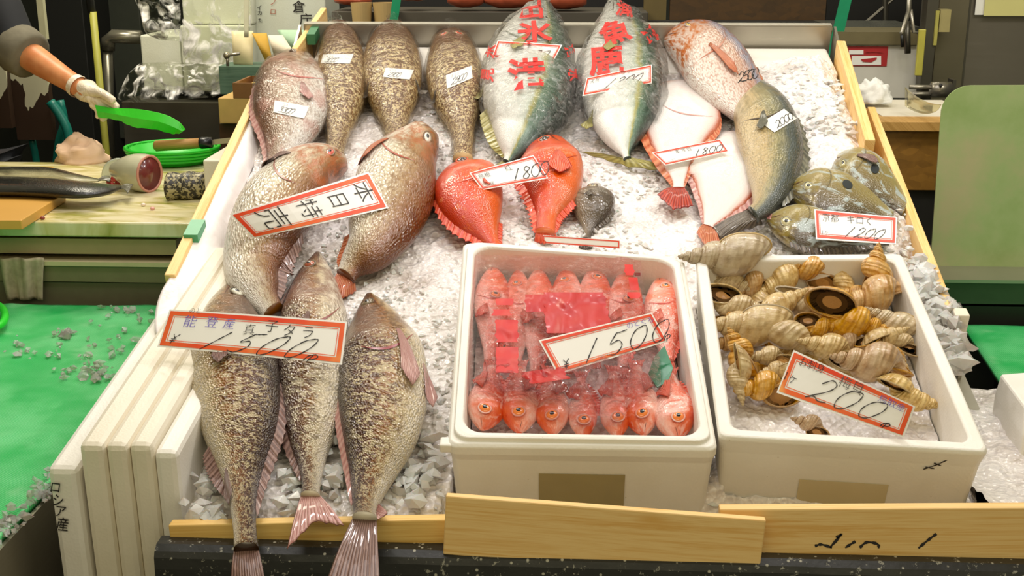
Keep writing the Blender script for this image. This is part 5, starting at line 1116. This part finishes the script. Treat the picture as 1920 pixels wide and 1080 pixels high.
# ================================================================ bags over the yellowtails and wrapped fish
FILM = clear_film('bag_film_clear', '#fdfdfc', haze=.07, crink=34, gl=.5)
REDINK = plain('#cc160a', .5, var=.04, bumpy=0)
def bag(fi, s0, s1, grow, label, chars=(), film=None, top=None, amp=.006, seed=0):
    n_, m_ = 70, 48; rings = []
    for i in range(n_):
        s = s0+(s1-s0)*i/(n_-1); sc = max(0, min(1, s)); C_, H, b = fi['at'](fi['Cs'], sc), fi['at'](fi['Hs'], sc), fi['at'](fi['Bs'], sc)
        if s < 0: C_ = C_+(fi['Cs'][0]-fi['Cs'][4]).normalized()*(-s)*fi['L']
        e = 1-.0*s; wid = max(H.length+grow*.35, .02+grow*max(0, 1-abs(s-.45)/.55)*1.0); wid = H.length+grow*(.5+.5*math.sin(math.pi*max(0, min(1, (s-s0)/(s1-s0)))))
        if s < .12: wid = max(.018, wid*max(.35, (s-s0)/(.12-s0))**.5)
        th_ = b+.006+grow*.25; r = []
        for j in range(m_):
            a = 2*math.pi*j/m_; k = amp*(noise.noise(Vector((s*11, math.cos(a)*3, math.sin(a)*3+seed)))*1.4+.8*noise.noise(Vector((s*26, math.cos(a)*8, math.sin(a)*8+seed))))
            sn = math.sin(a); r.append(C_+H.normalized()*math.cos(a)*(wid+k)+fi['nrm']*(sn*(th_+k) if sn > 0 else sn*b*.7))
        rings.append(r)
    o = tag(MB().loft(rings, cap=False).build('plastic_bag', film or FILM, smooth=True), label, 'plastic bag')
    if chars: tree = bvh([o])
    for ch, x0, y0, size, rot, sx in chars:
        vs, fs = glyphs(ch, .03); ca, sa = math.cos(math.radians(rot)), math.sin(math.radians(rot)); bmx = bmesh.new()
        vv = [bmx.verts.new(((x*sx*ca-y*sa)*size, (x*sx*sa+y*ca)*size, 0)) for x, y in vs]
        for f_ in fs:
            try: bmx.faces.new([vv[q] for q in f_])
            except ValueError: pass
        bmesh.ops.triangulate(bmx, faces=bmx.faces[:]); bmesh.ops.subdivide_edges(bmx, edges=[e for e in bmx.edges if e.calc_length() > size*.12], cuts=3)
        bmx.verts.index_update(); pts = [drape(tree, x0+v.co.x, y0-v.co.y, .0015) for v in bmx.verts]
        mb = MB(); fl = [[v.index for v in f_.verts] for f_ in bmx.faces]; bmx.free(); fl = [f_ for f_ in fl if all(pts[q] is not None for q in f_)]
        use = sorted({q for f_ in fl for q in f_}); mp = {q: k_ for k_, q in enumerate(use)}
        if not use: continue
        mb.add([pts[q] for q in use], [[mp[q] for q in f_] for f_ in fl]); k = mb.build('printed_character', REDINK, o); k['label'] = 'red printed character'
    return o
bag(f10, -.10, .72, .012, 'clear bag with red characters round the left yellowtail', [('出', 995, 16, 38, 4, 1.4), ('氷', 1002, 60, 44, 4, 1.5), ('港', 988, 139, 62, 3, 1.15), ('氷', 918, 95, 26, 80, 1), ('見', 914, 140, 26, 85, 1), ('港', 1072, 95, 28, -80, .9), ('氷', 1078, 140, 26, -85, .9)], seed=1)
bag(f11, -.10, .66, .014, 'clear bag with red characters round the right yellowtail', [('漁', 1172, 14, 34, -8, 1), ('魚', 1152, 60, 46, 18, 1.3), ('鹿', 1136, 112, 60, 4, 1.1), ('港', 1222, 62, 36, -60, 1)], seed=5)
WRAP = clear_film('wrap_film', '#fefefe', haze=.0, crink=26, gl=.35)
for fi, lb_, sd_ in ((f7, 'clear wrap round the brown fish partly behind the pale snapper', 3), (f8, 'clear wrap round the second brown fish along the top', 7), (f9, 'clear wrap round the darkest brown fish', 9), (f6, 'thin clear wrap over the pale snapper', 12)):
    bag(fi, -.06, .95, .006, lb_, seed=sd_, amp=.004, film=WRAP)

# ================================================================ price cards
def card(name, px, hs, label, items, border=True, thick=.0012, bw=.085, curl=0.0, aspect=None, cat='price card', wash=None, cast=None, group=None, tree=None):
    """px: corners tl, tr, br, bl of the card in the photo; hs: their heights over the display"""
    cast = cast or PL
    pa = (math.dist(px[0], px[1])+math.dist(px[3], px[2]))/(math.dist(px[0], px[3])+math.dist(px[1], px[2])); hp = (math.dist(px[0], px[3])+math.dist(px[1], px[2]))/2
    if not tree: hs = [hs[0]+hp*.00028, hs[1]+hp*.00028, hs[2], hs[3]]
    q = [cast(x, y, h) for (x, y), h in zip(px, hs)]
    wd = ((q[1]-q[0]).length+(q[2]-q[3]).length)/2; asp = pa
    nn = (q[1]-q[0]).cross(q[0]-q[3]).normalized(); nn = nn if nn.dot(CAM-q[0]) > 0 else -nn
    def F(a, b, e=0.0):
        """a in 0..asp, b in 0..1 (up)"""
        s, t = a/asp, b
        if tree:
            X = (px[3][0]*(1-s)+px[2][0]*s)*(1-t)+(px[0][0]*(1-s)+px[1][0]*s)*t; Y = (px[3][1]*(1-s)+px[2][1]*s)*(1-t)+(px[0][1]*(1-s)+px[1][1]*s)*t
            return drape(tree, X, Y, .0035+e, cast(X, Y, hs[0]))
        p = q[3].lerp(q[2], s).lerp(q[0].lerp(q[1], s), t); return p+nn*(e+curl*math.sin(math.pi*s))
    T = thing(name, sum(q, Vector())/4, label, cat, group)
    K = 14; P = [[F(asp*i/K, j/4) for j in range(5)] for i in range(K+1)]; MB().grid(P, thick, nn).build('card', WHITE, T)
    if border:
        m0, m1, m2, m3 = .045, .055+bw*1.15, .055+bw*1.15+.03, .055+bw*1.15+.045
        mb = MB()
        for a0, a1 in ((m0, m1), (m2, m3)):
            outer = [(a0, a0), (asp-a0, a0), (asp-a0, 1-a0), (a0, 1-a0)]; inn = [(a1, a1), (asp-a1, a1), (asp-a1, 1-a1), (a1, 1-a1)]
            for k in range(4):
                A, B, C_, D = outer[k], outer[(k+1) % 4], inn[(k+1) % 4], inn[k]; st = 12
                mb.grid([[F(A[0]+(B[0]-A[0])*i/st, A[1]+(B[1]-A[1])*i/st, .0007), F(D[0]+(C_[0]-D[0])*i/st, D[1]+(C_[1]-D[1])*i/st, .0007)] for i in range(st+1)])
        mb.build('red_border', wash or RED, T)
    for it in items:
        mb = MB(); G = lambda x, y: F(x, y, .0012); kind = it[0]; col = INK
        if kind == 't':
            _, s, cx, cy, size, rot, col = it[:7]; write(mb, G, s, cx, cy, size, rot, sx=it[7] if len(it) > 7 else 1.0, off=-.012, slant=.05); nm = 'lettering'
        elif kind == 'n':
            _, s, x, y, size, w_, col = it[:7]; number(mb, G, s, x, y, size, w_, **(it[7] if len(it) > 7 else {})); nm = 'price'
        else:
            _, pts, w_, col = it; stroke(mb, G, pts, w_); nm = 'pen_stroke'
        mb.build(nm, col, T)
    return T
ORB = NT('mottled_red_border'); _o = ORB.obj(); ORB.p(color=ORB.ramp(ORB.noise(_o, 9, 3), [(.4, '#e8421c'), (.62, '#ee6a2c'), (.72, '#f6c46a')]), rough=.45); ORB = ORB.m  # red border colour with random orange and yellow patches
card('price_card', [(431, 402), (691, 322), (728, 390), (476, 447)], [.105, .105, .09, .075], 'large red bordered card with big black characters across the two ruddy snappers', [
    ('t', '本', 3.35, .55, .58, -90, INK), ('t', '日', 2.60, .52, .56, -90, INK, .9), ('t', '特', 1.80, .5, .62, -90, INK), ('t', '売', .85, .5, .78, -90, INK)], wash=ORB, curl=.004)
card('price_card', [(318, 580), (651, 603), (641, 684), (295, 650)], [.105, .105, .090, .090], 'long red bordered card with purple and black writing, 1500, over the front three fish', [
    ('t', '能', .62, .72, .34, 0, PURPLE), ('t', 'のと', .66, 1.0, .16, 0, INK), ('t', '登', 1.15, .74, .32, 0, PURPLE), ('t', '産', 1.58, .73, .30, 0, PURPLE), ('t', '真', 2.1, .62, .30, 0, INK), ('t', '子', 2.62, .74, .34, 0, INK), ('t', 'タ', 3.05, .68, .34, 0, INK), ('t', 'ラ', 3.5, .66, .34, 0, INK),
    ('n', 'Y', .22, .10, .26, .022, INK), ('n', '1500', .95, .02, .50, .03, INK, dict(slant=.9, adv=1.15, sx=1.15)), ('n', 'e', 3.45, .0, .32, .028, INK, dict(sx=1.4))], wash=ORB, curl=.003)
card('price_card', [(1010, 638), (1222, 586), (1252, 640), (1046, 702)], [.115, .115, .105, .105], 'white card with yellow and orange edges, 1500, standing in the middle foam box', [
    ('t', 'のどぐろ', 2.75, .78, .20, 0, PURPLE), ('n', 'Y', .22, .06, .26, .028, INK), ('n', '1500', .75, .06, .60, .034, INK, dict(slant=.6, adv=.95, sx=1.15)), ('n', 'e', 3.1, .04, .3, .034, INK)], wash=ORB, bw=.06)
card('price_card', [(1488, 656), (1716, 762), (1694, 820), (1456, 736)], [.125, .12, .102, .102], 'red bordered card tilted in the whelk box, big 200 in grey pen', [
    ('t', 'お刺身', .62, .86, .24, 4, INK), ('t', '梅貝', 1.75, .80, .34, 0, plain('#5a5652', .5)), ('t', '鳥取産', 2.85, .80, .24, 0, PURPLE), ('t', '1ヶ', .22, .40, .28, 0, INK), ('n', '200', .75, .12, .60, .036, plain('#4c4846', .5), dict(slant=.5, adv=1.0, sx=1.1)), ('n', 'e', 2.75, .08, .30, .034, INK)], wash=ORB)
card('price_card', [(1527, 392), (1682, 407), (1680, 458), (1530, 448)], [.075, .075, .07, .07], 'red bordered card reading 1200 propped on the lowest john dory', [
    ('t', '京都', .55, .74, .30, 0, INK), ('t', 'キロく', 1.55, .74, .32, 0, INK), ('t', '1ヶ', .35, .22, .2, 0, INK), ('n', '1200', 1.0, .12, .36, .03, INK, dict(slant=.6, adv=.85, sx=1.1))], bw=.07)
card('price_card', [(1222, 286), (1350, 261), (1366, 284), (1248, 310)], [.05, .05, .045, .045], 'red bordered card reading 1800 lying across the flounders', [
    ('t', '本 平目', 1.6, .72, .30, 0, INK), ('t', '1ヶ', .7, .25, .2, 0, INK), ('n', '1800', 1.9, .12, .46, .045, INK, dict(slant=.6, adv=.8, sx=1.2))], bw=.06)
card('price_card', [(933, 76), (1054, 84), (1036, 118), (922, 108)], [.125, .125, .11, .11], 'red bordered card reading 2800 on the left bagged yellowtail', [
    ('t', '日本', .7, .78, .22, 0, INK), ('t', '氷', 1.7, .78, .24, 0, INK), ('n', '2800', .9, .15, .46, .045, INK, dict(slant=.6, adv=.8, sx=1.2))], bw=.06)
card('price_card', [(1100, 146), (1222, 121), (1222, 156), (1092, 180)], [.105, .105, .095, .095], 'red bordered card reading 1300 on the right bagged yellowtail', [
    ('t', '天然', .5, .72, .26, 0, INK), ('t', 'ブリ', 2.2, .86, .24, 0, INK), ('n', '1300', 1.0, .12, .5, .045, INK, dict(slant=.7, adv=.8, sx=1.2))], bw=.06)
card('price_card', [(880, 324), (1000, 291), (1028, 334), (904, 356)], [.085, .085, .075, .075], 'red bordered card reading 1800 bridging the two scarlet fish', [
    ('t', '島根', .45, .68, .26, 0, INK), ('t', '紅', 1.5, .76, .30, 0, INK), ('t', '1尾', .5, .22, .2, 0, INK), ('n', '1800', 1.35, .14, .50, .04, INK, dict(slant=.5, adv=.7, sx=1.1))], bw=.045)
card('price_card', [(1018, 441), (1162, 451), (1162, 466), (1018, 456)], [.02, .02, .01, .01], 'red edged card mostly hidden behind the rear rim of the middle box', [], bw=.1)
SCN = bpy.context.scene.objects
for px, fi, txt, sm, lb_ in (([(515, 188), (580, 200), (570, 222), (512, 210)], f6, '3300', 'ヨコス', 'small white price label on the side of the pale snapper'),
    ([(606, 102), (663, 101), (656, 119), (601, 118)], f7, '3000', 'ヨコス', 'small white price label on the wrapped brown fish behind the pale snapper'),
    ([(723, 127), (776, 131), (768, 149), (718, 144)], f8, '2900', 'ヨコス', 'small white price label on the second wrapped brown fish along the top'),
    ([(836, 141), (884, 123), (886, 146), (838, 166)], f9, '2900', 'ヨコス', 'small tilted white price label on the darkest wrapped fish'),
    ([(1427, 230), (1470, 204), (1494, 222), (1452, 248)], f15, '2000', '', 'small white price label on the grey sea bass')):
    card('price_label', px, [.05]*4, lb_, ([('t', sm, .75, .78, .26, 0, INK)] if sm else [])+[('n', txt, .35, .12, .48, .05, INK, dict(slant=.5, adv=.62, sx=1.0))], border=False, thick=.0004, cat='price label', tree=bvh([fi['body']]))
mb = MB(); FF = lambda x, y: f12['surf'](.60+(x)/f12['L'], .10+y/.06, .0015)
d0 = PL(1385, 148, .05)
TB = bvh([f12['body']])
number(mb, lambda x, y: drape(TB, 1384+x, 155-y, .001, PL(1384+x, 155-y, .05)), '2500', 0, 0, 18, 2.2, slant=.3, adv=.5, rot=14)
k = mb.build('handwritten_price', INK, f12['T']); k['label'] = 'price handwritten on the fish'

# ================================================================ red fish bagged in the middle box
def KB(px, py, h=0.0): return hit(px, py, F1(0, 0, -.066+h), N)
eye_k = '#f08438'
row1 = [(925, 500, 918, 680, 36, 1, 1), (972, 505, 968, 690, 30, -1, 0), (1010, 503, 1003, 700, 34, 1, 1), (1062, 500, 1060, 680, 32, -1, 0), (1115, 496, 1112, 670, 32, 1, 0), (1172, 505, 1168, 690, 34, 1, 1), (1238, 520, 1252, 680, 38, 1, 0)]
lab1 = ['left end', 'second from left', 'third from left, eye showing', 'middle, under the red sheet', 'fifth from left', 'sixth from left', 'right end, outside the bag']
for k, (x0, y0, x1, y1, W, bk, ey) in enumerate(row1):
    fish('pink_rockfish', 'pink red fish in the rear row of the middle box, '+lab1[k], 'fish', [(x0, y0), ((x0+x1)/2+2, (y0+y1)/2), (x1, y1)], W, KINKI, 'rock', bk, .62, .012, .36, eye=(.40 if ey else .22, .15, .0082, eye_k), pect=(.5, -.3, .04, -20, 50), dorsal=(.35, .95, .008, .4), finm=F_KK, tail=((x1-14, y1+22), (x1, y1+20), (x1+16, y1+20)), group='rear row of pink red fish', cast=KB, n=40, m=24, gillcol='#c84434', notch=.08)
row2 = [(904, 806, 925, 690, 37, -1), (974, 812, 975, 690, 37, 1), (1038, 816, 1030, 700, 33, 1), (1094, 822, 1090, 710, 28, -1), (1158, 820, 1150, 700, 31, -1), (1208, 816, 1192, 690, 36, 1), (1272, 824, 1255, 705, 40, -1)]
lab2 = ['left end', 'second from left', 'third from left', 'middle, mostly hidden by the bag knot', 'third from right', 'second from right', 'right end, clear of the bag']
for k, (x0, y0, x1, y1, W, bk) in enumerate(row2):
    fish('pink_rockfish', 'pink red fish, front row of middle box, '+lab2[k], 'fish', [(x0, y0), ((x0+x1)/2, (y0+y1)/2), (x1, y1)], W, KINKI, 'rock', bk, .62, .016, .36, eye=(.20, .05, .0088, eye_k), pect=(.5, -.3, .05, -20, 50), dorsal=(.35, .9, .010, .4), finm=F_KK, tail=((x1-18, y1-16), (x1, y1-14), (x1+18, y1-16)), group='front row of pink red fish', cast=KB, n=44, m=28, gillcol='#d05038', notch=.08)
PFILM = clear_film('pink_bag_film', '#fbeeee', haze=.03, crink=55, gl=.5)
def film_sheet(name, pl_, pr_, h, amp, label, cast, film, seed, n1=60, n2=60, dome=.012, fr=(.022, .05)):
    L = cr([(a, b, 0) for a, b in pl_], n1); R = cr([(a, b, 0) for a, b in pr_], n1); P = []
    for i in range(n1):
        row = []
        for j in range(n2):
            q = L[i].lerp(R[i], j/(n2-1)); e = math.sin(math.pi*j/(n2-1))**.5*math.sin(math.pi*min(1, max(0, i/(n1-1))))**.5
            z = h+dome*e+amp*(noise.noise(Vector((q.x*fr[0], q.y*fr[0]*.8, seed)))+.6*noise.noise(Vector((q.x*fr[1], q.y*fr[1], seed+2))))
            row.append(cast(q.x, q.y, z))
        P.append(row)
    o = tag(MB().grid(P).build(name, film, smooth=True), label, 'plastic bag'); return o, P
o1, P1 = film_sheet('plastic_bag', [(893, 478), (885, 560), (882, 640), (880, 735)], [(1200, 482), (1212, 560), (1235, 640), (1240, 735)], .062, .008, 'clear bag stretched over the rear row of pink red fish', KB, PFILM, 1)
def patch(P, i0, i1, j0, j1, lift, m, name, parent, ragged=.0, seed=0):
    Q = [[P[i][j]+N*lift for j in range(j0, j1+1)] for i in range(i0, i1+1)]
    if ragged:
        for i, r in enumerate(Q):
            d = noise.noise(Vector((i*.5, seed, 0)))*ragged; r[0] = r[0]+EX*d; r[-1] = r[-1]-EX*d
    return MB().grid(Q).build(name, m, parent, smooth=True)
REDSH = plain('#bc0e0a', .4, var=.12, sc=30, bumpy=.2, coat=.1)
patch(P1, 17, 36, 24, 45, .001, REDSH, 'red_sheet', o1, .006)
patch(P1, 18, 26, 18, 25, .001, REDSH, 'red_sheet', o1, .004, 4)
for (i0, i1, j0, j1) in ((20, 23, 8, 14), (25, 28, 7, 13), (30, 40, 8, 15), (42, 52, 8, 15), (4, 9, 53, 56), (10, 16, 54, 57), (17, 20, 53, 57)): patch(P1, i0, i1, j0, j1, .0015, REDINK, 'printed_red_mark', o1, .005, i0)
o2, P2 = film_sheet('plastic_bag', [(890, 690), (940, 730), (1050, 760), (1075, 800)], [(1230, 640), (1235, 690), (1205, 740), (1150, 800)], .068, .010, 'gathered clear bag end lying over the front row of fish', KB, PFILM, 5, dome=.010, fr=(.03, .08))
patch(P2, 9, 19, 12, 26, .001, REDSH, 'red_sheet', o2, .006)
lf = [KB(1246, 648, .045), KB(1262, 690, .05), KB(1252, 716, .045), KB(1232, 726, .045), KB(1216, 700, .045), KB(1226, 670, .045)]
tag(MB().loft([[p-N*.002 for p in lf], lf]).build('green_sheet', plain('#1c7c56', .3, var=.2, sc=60)), 'dark green plastic leaf sheet right of the card in the middle box', 'leaf sheet')

# ================================================================ whelks
def shell_mat(nm, c1, c2, c3):
    t = NT(nm); u = t.uv('m'); f = t.uv('f'); oi = t.n('ShaderNodeObjectInfo'); sp = t.n('ShaderNodeSeparateXYZ'); t.l(u, sp.inputs[0])
    n = t.noise(t.mapping(u, (1.2, 1, 1)), 7, 4, .6); w_ = t.math('SINE', t.math('MULTIPLY', sp.outputs[1], 85.0)); wv = t.math('SINE', t.math('MULTIPLY', sp.outputs[1], 26.0))
    g = t.noise(t.mapping(u, (30, .8, 1)), 1.0, 3)
    c = t.ramp(t.math('ADD', n, t.math('MULTIPLY', g, .25)), [(.45, c1), (.6, c2), (.75, c3)])
    c = t.mix(t.math('MULTIPLY', t.smooth(wv, .2, .9), .15), c, lin('#f0e2bc'))
    hsv = t.n('ShaderNodeHueSaturation'); t.l(c, hsv.inputs['Color']); t.set(hsv, 'Value', t.math('ADD', .82, t.math('MULTIPLY', oi.outputs['Random'], .3))); t.set(hsv, 'Saturation', t.math('ADD', .8, t.math('MULTIPLY', oi.outputs['Random'], .5)))
    t.p(color=hsv.outputs[0], rough=.3, coat=.25, normal=t.bump(t.math('ADD', w_, t.math('MULTIPLY', n, 4.0)), .5, .0015)); return t.m
SHM = shell_mat('whelk_shell', '#a88a5c', '#cbb083', '#dcc69a'); SHM2 = shell_mat('whelk_shell_orange', '#b07c3c', '#c99a5a', '#dbb47c')
OPER = plain('#b4803c', .35, var=.2, sc=90, coat=.3)
def whelk(name, m, label, turns=5.2, fat=1.0):
    n = 200; k = 22; g = 2.75; rings = []; Rr = .30*fat; z0 = 0
    for i in range(n):
        t = i/(n-1); th = 2*math.pi*turns*t; r = math.exp(g*(t-1)); wv = 1+.03*math.sin(th*8)
        c = Vector((math.cos(th)*Rr*r*.58, math.sin(th)*Rr*r*.58, -1.05*r)); er = Vector((math.cos(th), math.sin(th), 0)); a = Rr*r*.76*wv; b = .325*r*(1.12 if t > .8 else 1.0)
        last = max(0, (t-.93)/.07); a *= 1-.10*last; b *= 1+.05*last; rings.append([c+er*math.cos(q*2*math.pi/k)*a+ZZ*(math.sin(q*2*math.pi/k)*b - (.10*last*b if math.sin(q*2*math.pi/k) < 0 else 0)) for q in range(k)])
    zs = [p.z for r_ in rings for p in r_]; off = (max(zs)+min(zs))/2; Ls = max(zs)-min(zs)
    rings = [[Vector((p.x, p.y, p.z-off))/Ls for p in r_] for r_ in rings]
    T = bpy.data.objects.new(name, None); COL.objects.link(T)
    mb = MB(); mb.loft(rings, cap=False, uvm=lambda i, j: (i/(n-1)*6, j/k), uvf=lambda i, j: (i/(n-1), j/k)); mb.loft([rings[0], [rings[0][0]]*k], cap=False); mb.build('shell', m, T, smooth=True)
    lp = rings[-1]; cc_ = sum(lp, Vector())/k; MB().tube(lp+[lp[0]], .014, 6, cap=False).build('lip', m, T, smooth=True)
    pv = rings[-3]; cp = sum(pv, Vector())/k; MB().loft([[p.lerp(cp, .1) for p in pv], [p.lerp(cp, .6) for p in pv], [p.lerp(cp, .98) for p in rings[-5]]], cap=True).build('operculum', OPER, T, smooth=True)
    return T
PR = [whelk('whelk', SHM, ''), whelk('whelk', SHM2, '', 4.6, 1.18), whelk('whelk', SHM, '', 5.6, .92)]
def BX(px, py, h): return hit(px, py, F2(0, 0, h), N)
# x, y, direction in which the tip points (degrees, 0 = right, 90 = up), length px, roll, height, kind, what sets it apart
WH = [(1357, 482, 186, 125, 60, .012, 0, 'perched on the left rear corner of the rim, tip to the left'),
 (1640, 512, 78, 90, 200, .004, 1, 'standing tip up in the right rear corner'),
 (1362, 524, -28, 86, 20, -.022, 0, 'below the corner one, tip pointing right'),
 (1418, 532, 200, 76, 130, -.030, 1, 'small orange one in the second place along the rear'),
 (1470, 526, -150, 96, 200, -.026, 0, 'shiny banded one in the middle of the rear'),
 (1524, 508, 168, 84, 120, -.012, 1, 'behind the middle with its mouth to the rear right'),
 (1578, 522, 100, 60, 80, -.025, 2, 'small pointed one before the bare rear wall'),
 (1600, 552, 175, 46, 10, -.035, 1, 'small orange tipped one beside the upright corner whelk'),
 (1380, 572, -10, 92, 310, -.018, 0, 'with a wide mouth showing at the left wall'),
 (1372, 592, 10, 52, 90, -.030, 1, 'little broken orange one at the left wall'),
 (1450, 580, 28, 112, 120, -.010, 2, 'grey brown one with its tip up right, left of centre'),
 (1538, 566, -14, 118, 250, -.004, 0, 'long one just behind the centre, tip right'),
 (1640, 560, 196, 108, 30, -.010, 1, 'smooth orange one near the right wall, tip left'),
 (1400, 612, 178, 118, 60, -.010, 0, 'long striped one at the left, tip at the wall'),
 (1586, 598, -14, 120, 200, .004, 1, 'large pale one in the centre right, tip right'),
 (1490, 632, -40, 100, 30, -.008, 2, 'dark grey one above the card, tip down right'),
 (1534, 612, 0, 62, 160, -.004, 1, 'open mouthed golden one in the centre'),
 (1672, 606, 150, 82, 70, -.012, 0, 'upper one of two against the right wall'),
 (1690, 640, 160, 66, 150, -.020, 2, 'small banded one against the right wall'),
 (1660, 634, 20, 74, 240, -.014, 2, 'with a black spotted mouth at the right'),
 (1560, 654, 172, 100, 290, -.004, 0, 'below the centre with its mouth facing the viewer'),
 (1600, 640, -160, 66, 180, -.016, 1, 'small orange lipped one right of centre'),
 (1392, 664, 120, 82, 20, -.010, 1, 'orange one with a torn edge at the left wall'),
 (1445, 668, -170, 70, 300, -.018, 0, 'open mouthed grey one beside the card corner'),
 (1370, 640, -160, 60, 60, -.030, 1, 'half buried orange one at the left wall'),
 (1384, 704, -84, 84, 100, -.012, 2, 'round ribbed one low at the left wall'),
 (1462, 694, 196, 70, 20, -.018, 0, 'partly behind the upper left corner of the card'),
 (1636, 684, 172, 118, 40, .002, 1, 'biggest smooth orange one above the card'),
 (1680, 672, 130, 62, 210, -.012, 1, 'round orange one behind the biggest'),
 (1438, 726, 190, 92, 130, -.024, 1, 'flat orange one half sunk in ice left of the card'),
 (1696, 738, -28, 84, 30, -.020, 0, 'right of the card, tip pointing down right'),
 (1724, 752, -10, 70, 90, -.030, 2, 'pointed one lowest by the right wall'),
 (1520, 796, 160, 56, 110, -.040, 1, 'half sunk below the card near the front rim'),
 (1430, 560, 60, 70, 220, -.050, 0, 'wedged low between the left wall and the grey brown one'),
 (1510, 570, 190, 80, 40, -.048, 1, 'in the gap behind the centre, mostly covered'),
 (1620, 580, 20, 80, 140, -.050, 2, 'under the smooth orange one at the right'),
 (1440, 640, 30, 80, 210, -.050, 1, 'under the long striped one at the left'),
 (1560, 626, -60, 80, 330, -.046, 0, 'under the pile in the very centre'),
 (1640, 652, 100, 70, 10, -.052, 1, 'under the black mouthed one at the right'),
 (1500, 670, 150, 80, 250, -.048, 2, 'just behind the middle of the card\'s upper edge'),
 (1410, 690, 20, 70, 60, -.052, 1, 'low in the ice between the left wall and the card'),
 (1600, 690, 200, 74, 300, -.046, 0, 'touching the card behind its right half'),
 (1690, 700, 80, 60, 120, -.050, 2, 'low by the right wall beyond the card'),
 (1545, 535, -170, 70, 200, -.046, 2, 'low before the rear wall, right of the banded one')]
def place_whelk(k, x, y, ang, ln, roll, h, kind, txt, first):
    c = BX(x, y, h-.012); a = math.radians(ang); Lw = ln*1.42*(c-CAM).dot(FW)/FPX
    ax = (RT*math.cos(a)+(UP*.75+EY*.4)*math.sin(a)); ax = (ax.normalized()+N*random.Random(k).uniform(-.05, .15)).normalized()
    src = PR[kind]
    if first: T = src
    else:
        T = src.copy(); COL.objects.link(T)
        for ch in src.children:
            d = ch.copy(); COL.objects.link(d); d.parent = T
    xx = ax.orthogonal().normalized(); yy = ax.cross(xx); r = Matrix((xx, yy, ax)).transposed() @ Matrix.Rotation(math.radians(roll), 3, 'Z')
    T.matrix_world = Matrix.Translation(c) @ r.to_4x4() @ Matrix.Scale(Lw, 4)
    tag(T, 'whelk '+txt, 'whelk', 'whelks in the right foam box')
seen = set()
for k, wv in enumerate(WH):
    place_whelk(k, *wv, first=wv[6] not in seen); seen.add(wv[6])
